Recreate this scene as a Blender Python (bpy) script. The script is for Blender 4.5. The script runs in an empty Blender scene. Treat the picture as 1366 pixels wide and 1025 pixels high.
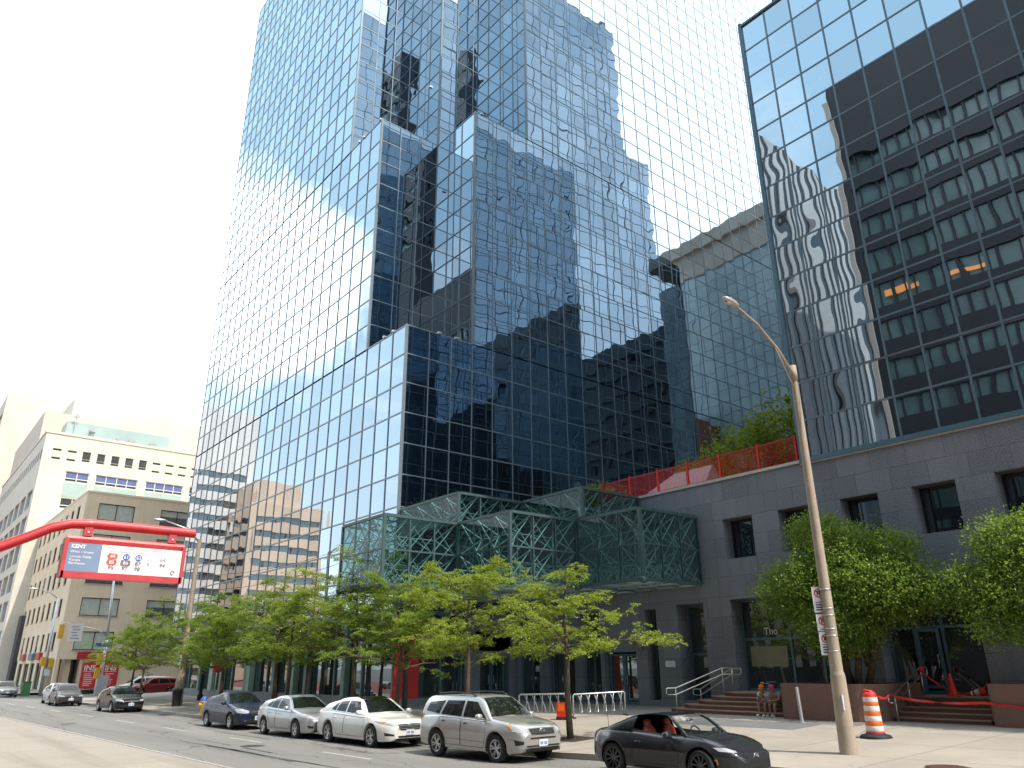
import bpy, math, random
from mathutils import Vector, Matrix
from mathutils.bvhtree import BVHTree
R = math.radians
sc = bpy.context.scene
COL = sc.collection
ROOT_INV = {}

# ------------------------------------------------------------------ helpers
class MB:
    def __init__(s): s.v=[]; s.f=[]; s.m=[]
    def add(s, vs, fs, mi=0):
        o=len(s.v); s.v.extend([tuple(v) for v in vs])
        for f in fs: s.f.append([i+o for i in f]); s.m.append(mi)
    def quad(s,a,b,c,d,mi=0): s.add([a,b,c,d],[[0,1,2,3]],mi)
    def poly(s,pts,mi=0): s.add(pts,[list(range(len(pts)))],mi)
    def box(s,x0,x1,y0,y1,z0,z1,mi=0):
        s.add([(x0,y0,z0),(x1,y0,z0),(x1,y1,z0),(x0,y1,z0),(x0,y0,z1),(x1,y0,z1),(x1,y1,z1),(x0,y1,z1)],
              [[0,3,2,1],[4,5,6,7],[0,1,5,4],[1,2,6,5],[2,3,7,6],[3,0,4,7]],mi)
    def beam(s,p,q,w,h=None,mi=0,up=(0,0,1)):
        p=Vector(p);q=Vector(q);h=h or w;d=(q-p).normalized();u=Vector(up)
        if abs(d.dot(u))>.99:u=Vector((0,1,0))
        a=d.cross(u).normalized()*(w/2);b=a.cross(d).normalized()*(h/2)
        vs=[p-a-b,p+a-b,p+a+b,p-a+b,q-a-b,q+a-b,q+a+b,q-a+b]
        s.add(vs,[[0,1,2,3],[7,6,5,4],[0,4,5,1],[1,5,6,2],[2,6,7,3],[3,7,4,0]],mi)
    def tube(s,path,r,n=8,mi=0,caps=True):
        path=[Vector(p) for p in path]; rs=r if isinstance(r,(list,tuple)) else [r]*len(path)
        rings=[];pa=None
        for i,p in enumerate(path):
            d=(path[min(i+1,len(path)-1)]-path[max(i-1,0)]).normalized()
            if pa is None:
                pa=d.orthogonal().normalized()
            else:
                pa=(pa-d*pa.dot(d))
                pa=pa.normalized() if pa.length>1e-6 else d.orthogonal().normalized()
            b=d.cross(pa)
            rings.append([p+(pa*math.cos(2*math.pi*k/n)+b*math.sin(2*math.pi*k/n))*rs[i] for k in range(n)])
        vs=[v for g in rings for v in g];fs=[]
        for i in range(len(path)-1):
            for k in range(n):
                k2=(k+1)%n;fs.append([i*n+k,i*n+k2,(i+1)*n+k2,(i+1)*n+k])
        if caps: fs.append(list(range(n))[::-1]);fs.append([(len(path)-1)*n+k for k in range(n)])
        s.add(vs,fs,mi)
    def lathe(s,prof,n=16,c=(0,0,0),mi=0,axis='z'):
        vs=[];fs=[]
        for r,h in prof:
            for k in range(n):
                a=2*math.pi*k/n;x,y=r*math.cos(a),r*math.sin(a)
                vs.append((c[0]+x,c[1]+y,c[2]+h) if axis=='z' else ((c[0]+x,c[1]+h,c[2]+y) if axis=='y' else (c[0]+h,c[1]+x,c[2]+y)))
        for i in range(len(prof)-1):
            for k in range(n):
                k2=(k+1)%n;fs.append([i*n+k,i*n+k2,(i+1)*n+k2,(i+1)*n+k])
        s.add(vs,fs,mi)
    def prism(s,poly,z0,z1,mi=0,top=True,bottom=False):
        n=len(poly);vs=[(x,y,z0) for x,y in poly]+[(x,y,z1) for x,y in poly]
        fs=[[i,(i+1)%n,n+(i+1)%n,n+i] for i in range(n)]
        if top:fs.append([n+i for i in range(n)])
        if bottom:fs.append(list(range(n))[::-1])
        s.add(vs,fs,mi)
    def blob(s,c,rad,e=2.5,nu=10,nv=14,mi=0):
        def sp(v,p): return math.copysign(abs(v)**p,v)
        vs=[];fs=[]
        for i in range(nu+1):
            a=-math.pi/2+math.pi*i/nu
            for j in range(nv):
                b=2*math.pi*j/nv
                vs.append((c[0]+rad[0]*sp(math.cos(a),2/e)*sp(math.cos(b),2/e),c[1]+rad[1]*sp(math.cos(a),2/e)*sp(math.sin(b),2/e),c[2]+rad[2]*sp(math.sin(a),2/e)))
        for i in range(nu):
            for j in range(nv):
                j2=(j+1)%nv;fs.append([i*nv+j,i*nv+j2,(i+1)*nv+j2,(i+1)*nv+j])
        s.add(vs,fs,mi)
    def xf(s,M,start=0):
        for i in range(start,len(s.v)): s.v[i]=tuple(M@Vector(s.v[i]))
    def build(s,name,mats,parent=None,smooth=False,world=True,angle=None):
        me=bpy.data.meshes.new(name)
        vs=s.v
        if parent is not None and world and parent.name in ROOT_INV:
            I=ROOT_INV[parent.name]; vs=[tuple(I@Vector(v)) for v in vs]
        me.from_pydata(vs,[],s.f)
        if not isinstance(mats,(list,tuple)): mats=[mats]
        for m in mats: me.materials.append(m)
        if len(mats)>1: me.polygons.foreach_set('material_index',s.m)
        if smooth:
            me.polygons.foreach_set('use_smooth',[True]*len(me.polygons))
            if angle is not None: me.set_sharp_from_angle(angle=R(angle))
        me.update()
        o=bpy.data.objects.new(name,me);COL.objects.link(o)
        if parent is not None:
            o.parent=parent
            if parent.name in ROOT_INV: ROOT_INV[o.name]=ROOT_INV[parent.name]
        return o

def thing(name,label,cat,loc=(0,0,0),rz=0,group=None):
    o=bpy.data.objects.new(name,None);COL.objects.link(o);o.empty_display_size=.3
    o.location=loc;o.rotation_euler=(0,0,rz)
    o['label']=label;o['category']=cat
    if group:o['group']=group
    ROOT_INV[o.name]=(Matrix.Translation(Vector(loc))@Matrix.Rotation(rz,4,'Z')).inverted()
    return o
def tag(o,label,cat,group=None,kind=None):
    o['label']=label;o['category']=cat
    if group:o['group']=group
    if kind:o['kind']=kind
    return o
def struct(o): o['kind']='structure'; return o
def copy_tree(o,parent=None):
    c=o.copy();COL.objects.link(c)
    if parent is not None:c.parent=parent
    for ch in KIDS.get(o.name,list(o.children)):copy_tree(ch,c)
    return c
KIDS={}
def dup(root,loc,rz,label,group=None):
    r=copy_tree(root);r.location=loc;r.rotation_euler=(0,0,rz);r['label']=label
    if group:r['group']=group
    return r
def text_mesh(name,body,size,mat,M,parent,align='LEFT',ext=0.0,bold=0.0,sx=1.0):
    cu=bpy.data.curves.new(name,'FONT');cu.body=body;cu.size=size;cu.align_x=align;cu.extrude=ext;cu.offset=bold
    cu.resolution_u=3
    t=bpy.data.objects.new(name,cu);COL.objects.link(t)
    dg=bpy.context.evaluated_depsgraph_get()
    me=bpy.data.meshes.new_from_object(t.evaluated_get(dg))
    bpy.data.objects.remove(t);bpy.data.curves.remove(cu)
    I=ROOT_INV.get(parent.name,Matrix()) if parent else Matrix()
    S=Matrix.Diagonal((sx,1,1,1))
    me.transform(I@M@S)
    me.materials.clear();me.materials.append(mat)
    o=bpy.data.objects.new(name,me);COL.objects.link(o)
    if parent:o.parent=parent
    return o
def frameM(o,xdir,ydir):
    x=Vector(xdir).normalized();y=Vector(ydir).normalized();z=x.cross(y)
    return Matrix(((x.x,y.x,z.x,o[0]),(x.y,y.y,z.y,o[1]),(x.z,y.z,z.z,o[2]),(0,0,0,1)))

# ------------------------------------------------------------------ materials
class NT:
    def __init__(s,m): s.t=m.node_tree;s.n=s.t.nodes;s.l=s.t.links
    def new(s,ty,**kw):
        n=s.n.new(ty)
        for k,v in kw.items(): setattr(n,k,v)
        return n
    def link(s,a,b): s.l.new(a,b)
    def math(s,op,a,b=None,c=None):
        n=s.new('ShaderNodeMath',operation=op)
        for i,v in enumerate((a,b,c)):
            if v is None: continue
            if isinstance(v,(int,float)): n.inputs[i].default_value=v
            else: s.link(v,n.inputs[i])
        return n.outputs[0]
    def mixc(s,f,a,b):
        n=s.new('ShaderNodeMix',data_type='RGBA')
        for i,v in ((0,f),(6,a),(7,b)):
            if isinstance(v,(int,float)): n.inputs[i].default_value=v
            elif isinstance(v,tuple): n.inputs[i].default_value=(*v[:3],1)
            else: s.link(v,n.inputs[i])
        return n.outputs[2]
    def ramp(s,f,p):
        n=s.new('ShaderNodeValToRGB');e=n.color_ramp.elements
        while len(e)<len(p): e.new(.5)
        for i,(x,c) in enumerate(p):
            e[i].position=x;e[i].color=(*c,1) if isinstance(c,tuple) else (c,c,c,1)
        s.link(f,n.inputs[0]);return n.outputs[0]
    def noise(s,vec,scale,detail=4,rough=.55,dim='3D'):
        n=s.new('ShaderNodeTexNoise');n.inputs['Scale'].default_value=scale;n.inputs['Detail'].default_value=detail
        n.inputs['Roughness'].default_value=rough
        if vec is not None: s.link(vec,n.inputs['Vector'])
        return n.outputs['Fac']
def base_mat(name):
    m=bpy.data.materials.new(name);m.use_nodes=True;t=NT(m)
    b=t.n['Principled BSDF'];return m,t,b
def M(name,col,rough=.6,metal=0.,var=.12,scale=3.,bump=0.,coat=0.,spec=.5,bscale=None,fine=0.):
    m,t,b=base_mat(name)
    co=t.new('ShaderNodeTexCoord').outputs['Object']
    f=t.noise(co,scale,5)
    c=t.mixc(t.ramp(f,[(.3,0.),(.7,1.)]),tuple(x*(1-var) for x in col),tuple(min(1,x*(1+var)) for x in col))
    if fine>0:
        g=t.noise(co,scale*14,3)
        c=t.mixc(t.math('MULTIPLY',t.ramp(g,[(.35,0.),(.65,1.)]),fine),c,tuple(x*.55 for x in col))
    t.link(c,b.inputs['Base Color']);b.inputs['Roughness'].default_value=rough;b.inputs['Metallic'].default_value=metal
    b.inputs['Coat Weight'].default_value=coat;b.inputs['Coat Roughness'].default_value=.04;b.inputs['Specular IOR Level'].default_value=spec
    if bump>0:
        bn=t.new('ShaderNodeBump');bn.inputs['Strength'].default_value=bump;bn.inputs['Distance'].default_value=.02
        t.link(t.noise(co,bscale or scale*6,6),bn.inputs['Height']);t.link(bn.outputs[0],b.inputs['Normal'])
    return m
def paint(name,col,metal=.0,rough=.35):
    m,t,b=base_mat(name)
    co=t.new('ShaderNodeTexCoord').outputs['Object']
    f=t.noise(co,1.7,6)
    z=t.new('ShaderNodeSeparateXYZ');t.link(co,z.inputs[0])
    dirt=t.math('MULTIPLY',t.ramp(z.outputs[2],[(.0,1.),(.55,0.)]),t.ramp(f,[(.3,.15),(.75,.7)]))
    dirt=t.math('MULTIPLY',dirt,.45 if max(col)>.2 else .13)
    c=t.mixc(dirt,col,(.24,.21,.18))
    t.link(c,b.inputs['Base Color']);b.inputs['Metallic'].default_value=metal;b.inputs['Roughness'].default_value=rough
    t.link(t.math('ADD',t.math('MULTIPLY',f,.15),rough-.05),b.inputs['Roughness'])
    b.inputs['Coat Weight'].default_value=.9 if max(col)>.2 else .45;b.inputs['Coat Roughness'].default_value=.05
    if max(col)<.1: b.inputs['Specular IOR Level'].default_value=.15;b.inputs['Metallic'].default_value=0.
    return m
def mirror(name,tan,pu,pz,u0=0.,z0=0.,amp=.006,tilt=.004,tint=(.50,.60,.68),r0=.34,noise=.003,deep=(.008,.012,.018)):
    """reflective curtain-wall glass: each pane slightly pillowed and tilted"""
    m=bpy.data.materials.new(name);m.use_nodes=True;t=NT(m);t.n.remove(t.n['Principled BSDF'])
    out=t.n['Material Output']
    co=t.new('ShaderNodeTexCoord').outputs['Object'];sp=t.new('ShaderNodeSeparateXYZ');t.link(co,sp.inputs[0])
    u=t.math('DIVIDE',t.math('SUBTRACT',sp.outputs[0 if tan=='X' else 1],u0),pu)
    v=t.math('DIVIDE',t.math('SUBTRACT',sp.outputs[2],z0),pz)
    cu,cv=t.math('FLOOR',u),t.math('FLOOR',v);fu,fv=t.math('FRACT',u),t.math('FRACT',v)
    cc=t.new('ShaderNodeCombineXYZ');t.link(cu,cc.inputs[0]);t.link(cv,cc.inputs[1]);cc.inputs[2].default_value=3.3 if tan=='X' else 7.7
    wn=t.new('ShaderNodeTexWhiteNoise',noise_dimensions='3D');t.link(cc.outputs[0],wn.inputs['Vector'])
    wc=t.new('ShaderNodeSeparateColor');t.link(wn.outputs['Color'],wc.inputs[0])
    r,g,bl=wc.outputs
    n1=t.new('ShaderNodeTexNoise');n1.inputs['Scale'].default_value=.55;n1.inputs['Detail'].default_value=1.;t.link(co,n1.inputs['Vector'])
    nc=t.new('ShaderNodeSeparateColor');t.link(n1.outputs['Color'],nc.inputs[0])
    def slope(f,a,bb,nn):
        p=t.math('MULTIPLY',t.math('SINE',t.math('MULTIPLY',f,2*math.pi)),t.math('MULTIPLY_ADD',a,amp*1.3,amp*.25))
        q=t.math('MULTIPLY',t.math('SUBTRACT',bb,.5),2*tilt)
        w=t.math('MULTIPLY',t.math('SUBTRACT',nn,.5),2*noise)
        return t.math('ADD',t.math('ADD',p,q),w)
    su=slope(fu,r,g,nc.outputs[0]);sv=slope(fv,bl,r,nc.outputs[1])
    off=t.new('ShaderNodeCombineXYZ');t.link(su,off.inputs[0 if tan=='X' else 1]);t.link(sv,off.inputs[2])
    geo=t.new('ShaderNodeNewGeometry')
    va=t.new('ShaderNodeVectorMath',operation='ADD');t.link(geo.outputs['Normal'],va.inputs[0]);t.link(off.outputs[0],va.inputs[1])
    vn=t.new('ShaderNodeVectorMath',operation='NORMALIZE');t.link(va.outputs[0],vn.inputs[0])
    gl=t.new('ShaderNodeBsdfGlossy');gl.inputs['Roughness'].default_value=0.0
    t.link(vn.outputs[0],gl.inputs['Normal'])
    lw=t.new('ShaderNodeLayerWeight');lw.inputs['Blend'].default_value=.5
    p3=t.math('POWER',lw.outputs['Facing'],3.)
    fac=t.math('MULTIPLY_ADD',p3,1-r0,r0)
    # pane to pane variation
    fac=t.math('MULTIPLY',fac,t.math('MULTIPLY_ADD',g,.16,.88))
    t.link(t.mixc(p3,tint,(.93,.95,.97)),gl.inputs['Color'])
    df=t.new('ShaderNodeBsdfDiffuse');df.inputs['Color'].default_value=(*deep,1)
    mx=t.new('ShaderNodeMixShader');t.link(fac,mx.inputs[0]);t.link(df.outputs[0],mx.inputs[1]);t.link(gl.outputs[0],mx.inputs[2])
    t.link(mx.outputs[0],out.inputs[0]);return m
def clear_glass(name,tint,tr=.8,gloss=.12):
    m=bpy.data.materials.new(name);m.use_nodes=True;t=NT(m);t.n.remove(t.n['Principled BSDF']);out=t.n['Material Output']
    co=t.new('ShaderNodeTexCoord').outputs['Object']
    a=t.new('ShaderNodeBsdfTransparent')
    t.link(t.mixc(t.noise(co,.8,4),tuple(x*.9 for x in tint),tint),a.inputs[0])
    g=t.new('ShaderNodeBsdfGlossy');g.inputs['Roughness'].default_value=.03;g.inputs['Color'].default_value=(.9,.95,.95,1)
    d=t.new('ShaderNodeBsdfDiffuse');d.inputs[0].default_value=(.08,.11,.11,1)
    m1=t.new('ShaderNodeMixShader');m1.inputs[0].default_value=1-tr;t.link(a.outputs[0],m1.inputs[1]);t.link(d.outputs[0],m1.inputs[2])
    fr=t.new('ShaderNodeLayerWeight');fr.inputs[0].default_value=.35
    f=t.math('ADD',t.math('MULTIPLY',fr.outputs['Facing'],.16),gloss*.5)
    m2=t.new('ShaderNodeMixShader');t.link(f,m2.inputs[0]);t.link(m1.outputs[0],m2.inputs[1]);t.link(g.outputs[0],m2.inputs[2])
    t.link(m2.outputs[0],out.inputs[0]);return m
def shop_glass(name,deep=(.018,.024,.025),r0=.16):
    m=bpy.data.materials.new(name);m.use_nodes=True;t=NT(m);t.n.remove(t.n['Principled BSDF']);out=t.n['Material Output']
    co=t.new('ShaderNodeTexCoord').outputs['Object']
    d=t.new('ShaderNodeBsdfDiffuse')
    t.link(t.ramp(t.noise(co,.9,4),[(.35,deep),(.75,tuple(x*2.6 for x in deep))]),d.inputs[0])
    g=t.new('ShaderNodeBsdfGlossy');g.inputs['Roughness'].default_value=.0;g.inputs['Color'].default_value=(.8,.88,.9,1)
    bn=t.new('ShaderNodeBump');bn.inputs['Strength'].default_value=.05;bn.inputs['Distance'].default_value=.05
    t.link(t.noise(co,.7,1),bn.inputs['Height']);t.link(bn.outputs[0],g.inputs['Normal'])
    lw=t.new('ShaderNodeLayerWeight');lw.inputs[0].default_value=.5
    f=t.math('MULTIPLY_ADD',t.math('POWER',lw.outputs['Facing'],3.),.8,r0)
    mx=t.new('ShaderNodeMixShader');t.link(f,mx.inputs[0]);t.link(d.outputs[0],mx.inputs[1]);t.link(g.outputs[0],mx.inputs[2])
    t.link(mx.outputs[0],out.inputs[0]);return m
def stone(name,c1,c2,bw,bh,joint=.008,jc=.5,rough=.55,speck=60,spec=.4):
    """coursed slabs: joints from a brick texture over (x+y, z)"""
    m,t,b=base_mat(name)
    co=t.new('ShaderNodeTexCoord').outputs['Object'];sp=t.new('ShaderNodeSeparateXYZ');t.link(co,sp.inputs[0])
    cb=t.new('ShaderNodeCombineXYZ');t.link(t.math('ADD',sp.outputs[0],sp.outputs[1]),cb.inputs[0]);t.link(sp.outputs[2],cb.inputs[1])
    br=t.new('ShaderNodeTexBrick');t.link(cb.outputs[0],br.inputs['Vector'])
    br.inputs['Scale'].default_value=1.;br.inputs['Brick Width'].default_value=bw;br.inputs['Row Height'].default_value=bh
    br.inputs['Mortar Size'].default_value=joint;br.inputs['Mortar Smooth'].default_value=.2
    br.inputs['Color1'].default_value=(*c1,1);br.inputs['Color2'].default_value=(*c2,1);br.inputs['Mortar'].default_value=(*[x*jc for x in c1],1)
    big=t.noise(co,.35,5);f=t.noise(co,speck,2)
    c=t.mixc(t.math('MULTIPLY',t.ramp(big,[(.35,0.),(.7,1.)]),.35),br.outputs[0],tuple(x*.6 for x in c1))
    c=t.mixc(t.math('MULTIPLY',t.ramp(f,[(.42,0.),(.62,1.)]),.45),c,tuple(min(1,x*1.6) for x in c2))
    # vertical rain streaks
    st=t.new('ShaderNodeCombineXYZ');t.link(t.math('MULTIPLY',t.math('ADD',sp.outputs[0],sp.outputs[1]),3.),st.inputs[0]);t.link(t.math('MULTIPLY',sp.outputs[2],.12),st.inputs[1])
    c=t.mixc(t.math('MULTIPLY',t.ramp(t.noise(st.outputs[0],1.,4),[(.5,0.),(.75,1.)]),.22),c,tuple(x*.55 for x in c1))
    t.link(c,b.inputs['Base Color']);b.inputs['Roughness'].default_value=rough;b.inputs['Specular IOR Level'].default_value=spec
    return m

MAT=dict(
 mull=M('mullion_metal',(.24,.31,.36),.38,.35,.06), teal=M('teal_frame',(.10,.19,.24),.4,.2,.08), pale_teal=M('pale_teal_tube',(.40,.50,.50),.4,.15,.12),
 dark_teal=M('canopy_frame',(.07,.12,.125),.45,.2,.18), granite=stone('granite',(.15,.158,.185),(.23,.24,.27),1.385,.84,.010,.45,.5,22),
 redbrown=stone('red_granite',(.17,.092,.072),(.205,.112,.085),30,30,.001,.8,.6,40), black=M('black_rubber',(.012,.012,.013),.7), dark=M('dark_metal',(.03,.032,.035),.45,.3),
 chrome=M('chrome',(.72,.72,.72),.14,1.,.04), steel=M('brushed_steel',(.62,.58,.52),.3,.9,.08), white=M('white_paint',(.78,.78,.76),.4,0,.05), galv=M('galvanised',(.58,.59,.60),.38,.75,.1),
 red=M('red_paint',(.52,.022,.028),.42,0,.22,5,coat=.2,fine=.45), redplas=M('red_plastic',(.75,.035,.02),.4,0,.06), orange=M('orange_plastic',(.85,.16,.02),.42,0,.07,9),
 yellow=M('yellow_paint',(.72,.40,.02),.45,0,.1), blue=M('blue_paint',(.03,.12,.42),.4), shop=shop_glass('shop_glass'), cream=M('cream_panel',(.68,.64,.55),.7,0,.08,.4,fine=.15),
 tan=stone('tan_precast',(.80,.63,.44),(.86,.69,.49),6,3.55,.004,.75,.75,30), beige=M('beige_render',(.60,.52,.43),.75,0,.08,.3), aqua=M('aqua_panel',(.36,.47,.45),.5,0,.08,.4),
 frame_dark=M('bronze_frame',(.06,.05,.045),.45,.3), bark=M('bark',(.105,.075,.05),.9,0,.3,9,bump=.6), soil=M('soil',(.05,.035,.025),.95,0,.35,7,fine=.5),
 pole=M('pole_concrete',(.40,.33,.25),.75,0,.14,2.5,bump=.15,fine=.25), kerb=M('kerb_concrete',(.42,.38,.33),.85,0,.14,1.2,fine=.3), lens=M('lamp_lens',(.40,.41,.43),.08,0,.03,coat=1.), amber=M('amber_lens',(.8,.25,.03),.2,0,.05,coat=.6),
 tail=M('red_lens',(.5,.01,.015),.15,0,.05,coat=.8), carglass=M('car_glass',(.006,.008,.008),.03,0,.2,1.5,coat=0.,spec=.32), tyre=M('tyre',(.018,.018,.018),.85,0,.2,20), alloy=M('alloy',(.50,.50,.50),.28,.85,.05), gunmetal=M('gunmetal_alloy',(.10,.10,.11),.3,.85,.05),
 plate=M('plate_white',(.72,.75,.80),.4), ink=M('ink_black',(.02,.02,.025),.6), grey=M('grey_panel',(.25,.25,.26),.6), skin=M('skin',(.38,.20,.13),.6,0,.08), leather=M('red_leather',(.30,.045,.028),.5,0,.12),
 slate=M('slate_panel',(.17,.25,.38),.5), terr=M('terrace_paving',(.25,.24,.23),.9,0,.1), roof=M('roof_gravel',(.20,.19,.18),.95,0,.2,2), brown=stone('brown_brick',(.13,.062,.038),(.17,.08,.05),.6,.22,.012,.7,.85,20),
)
# ------------------------------------------------------------------ camera
F_PX=1010.;pitch=math.atan((890.-512.5)/F_PX);A0=R(39.15);EYE=2.2
fh=Vector((-math.cos(A0),math.sin(A0),0));upv=Vector((0,0,1))
fw=fh*math.cos(pitch)+upv*math.sin(pitch);cu0=-fh*math.sin(pitch)+upv*math.cos(pitch);rt0=Vector((fh.y,-fh.x,0))
ro=R(.4);rt=rt0*math.cos(ro)-cu0*math.sin(ro);cu1=cu0*math.cos(ro)+rt0*math.sin(ro)
cam=bpy.data.cameras.new('camera');cam.sensor_width=36.;cam.lens=36.*F_PX/1366.;cam.clip_start=.1;cam.clip_end=3000.
co=bpy.data.objects.new('camera',cam);COL.objects.link(co)
bk=-fw
co.matrix_world=Matrix(((rt.x,cu1.x,bk.x,0),(rt.y,cu1.y,bk.y,0),(rt.z,cu1.z,bk.z,EYE),(0,0,0,1)))
sc.camera=co
sc.view_settings.view_transform='Standard';sc.view_settings.look='None';sc.view_settings.exposure=0;sc.view_settings.gamma=1
sc.cycles.max_bounces=10;sc.cycles.glossy_bounces=8;sc.cycles.diffuse_bounces=2;sc.cycles.transmission_bounces=4;sc.cycles.transparent_max_bounces=12
sc.cycles.caustics_reflective=False;sc.cycles.caustics_refractive=False;sc.cycles.sample_clamp_indirect=6.;sc.cycles.use_denoising=True
# ------------------------------------------------------------------ sky and sun
SUN_AZ=Vector((.982,.19,0)).normalized();SUN_EL=R(57)
sund=Vector((SUN_AZ.x*math.cos(SUN_EL),SUN_AZ.y*math.cos(SUN_EL),math.sin(SUN_EL)))
W=bpy.data.worlds.new('World');sc.world=W;W.use_nodes=True;t=NT(W);bg=t.n['Background'];wout=t.n['World Output']
sky=t.new('ShaderNodeTexSky',sky_type='NISHITA');sky.sun_disc=False;sky.sun_elevation=SUN_EL;sky.sun_rotation=math.atan2(SUN_AZ.x,SUN_AZ.y);sky.altitude=80;sky.dust_density=1.6;sky.ozone_density=1.2
t.link(sky.outputs[0],bg.inputs[0]);bg.inputs[1].default_value=.15
tc=t.new('ShaderNodeTexCoord').outputs['Generated']
sp=t.new('ShaderNodeSeparateXYZ');t.link(tc,sp.inputs[0])
# planar cloud deck coordinates
zz=t.math('ADD',t.math('MAXIMUM',sp.outputs[2],0.),.18)
pc=t.new('ShaderNodeCombineXYZ');t.link(t.math('DIVIDE',sp.outputs[0],zz),pc.inputs[0]);t.link(t.math('DIVIDE',sp.outputs[1],zz),pc.inputs[1])
n1=t.noise(pc.outputs[0],1.25,9,.6)
n2=t.noise(tc,5.5,8,.62)
wisps=t.math('MULTIPLY_ADD',t.ramp(n1,[(.50,0.),(.66,1.)]),.5,.0)
# bright hazy cloud cover over the southern half of the sky
haze=t.math('MULTIPLY_ADD',n2,.22,t.math('SUBTRACT',sp.outputs[1],.03))
haze=t.ramp(t.math('ADD',haze,.5),[(.42,0.),(.56,1.)])
# one cumulus low in the west-north-west
cd=Vector((-.838,-.288,.452)).normalized()
dp=t.new('ShaderNodeVectorMath',operation='DISTANCE');t.link(tc,dp.inputs[0]);dp.inputs[1].default_value=cd
n3=t.noise(tc,7.,7,.6)
cum=t.math('SUBTRACT',t.math('MULTIPLY_ADD',t.math('SUBTRACT',n3,.5),.15,.126),dp.outputs['Value'])
cum=t.ramp(t.math('MULTIPLY_ADD',cum,5.,.5),[(.42,0.),(.60,1.)])
gd=t.new('ShaderNodeVectorMath',operation='DISTANCE');t.link(tc,gd.inputs[0]);gd.inputs[1].default_value=Vector((-.45,.55,.70)).normalized()
gap=t.math('MULTIPLY',t.ramp(gd.outputs['Value'],[(.16,1.),(.46,0.)]),t.ramp(t.noise(tc,4.2,7,.6),[(.38,.78),(.60,.10)]))
haze=t.math('MULTIPLY',haze,t.math('SUBTRACT',1.,gap))
cov=t.math('MAXIMUM',t.math('MAXIMUM',haze,cum),t.math('MULTIPLY',wisps,t.math('SUBTRACT',1.,gap)))
cl=t.new('ShaderNodeBackground')
shade=t.ramp(t.noise(pc.outputs[0],2.4,6,.6),[(.25,(.80,.84,.90)),(.65,(1.,1.,1.))])
t.link(shade,cl.inputs[0])
t.link(t.math('ADD',t.math('MULTIPLY_ADD',cum,.9,t.math('MULTIPLY',haze,.5)),2.7),cl.inputs[1])
veil=t.new('ShaderNodeBackground');t.link(t.ramp(sp.outputs[2],[(.05,(.86,.96,1.)),(.30,(.68,.88,1.)),(.6,(.56,.82,1.))]),veil.inputs[0]);veil.inputs[1].default_value=1.95
mv=t.new('ShaderNodeMixShader');mv.inputs[0].default_value=.70;t.link(bg.outputs[0],mv.inputs[1]);t.link(veil.outputs[0],mv.inputs[2])
mx=t.new('ShaderNodeMixShader');t.link(cov,mx.inputs[0]);t.link(mv.outputs[0],mx.inputs[1]);t.link(cl.outputs[0],mx.inputs[2]);t.link(mx.outputs[0],wout.inputs[0])
W.cycles.sampling_method='MANUAL';W.cycles.sample_map_resolution=1024
sl=bpy.data.lights.new('sun','SUN');sl.energy=4.8;sl.angle=R(.55);sl.color=(1.,.93,.82)
so=bpy.data.objects.new('sun',sl);COL.objects.link(so);so.rotation_euler=(-sund).to_track_quat('-Z','Y').to_euler();so.location=(30,20,60)

# ------------------------------------------------------------------ terrain
YAW=.04
def road_z(x):
    q=max(0.,min(x,2.)+20.);return -.2+.022*q*min(1.,q/4)
def curb(x): return 15.5+.04*(x+16)
def side_z(x,y):
    zc=road_z(x)+.15;c=curb(x);q=max(0.,min(1.,(y-c)/(26-c)));return zc+(.48-zc)*q
XS=[-420,-300,-200,-150,-120]+[-100+2*k for k in range(0,36)]+[-28+1*k for k in range(0,44)]+[20,30,45,80,140,300]
def strip(name,o0,o1,mat,z=0.,n=1,xs=XS,side=False):
    mb=MB();offs=[o0+(o1-o0)*k/n for k in range(n+1)]
    for a,b in zip(xs[:-1],xs[1:]):
        for p,q in zip(offs[:-1],offs[1:]):
            pts=[(a,curb(a)+p),(b,curb(b)+p),(b,curb(b)+q),(a,curb(a)+q)]
            mb.quad(*[(x,y,(side_z(x,y) if side else road_z(x))+z) for x,y in pts])
    o=mb.build(name,mat,smooth=True);return struct(o)
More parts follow.
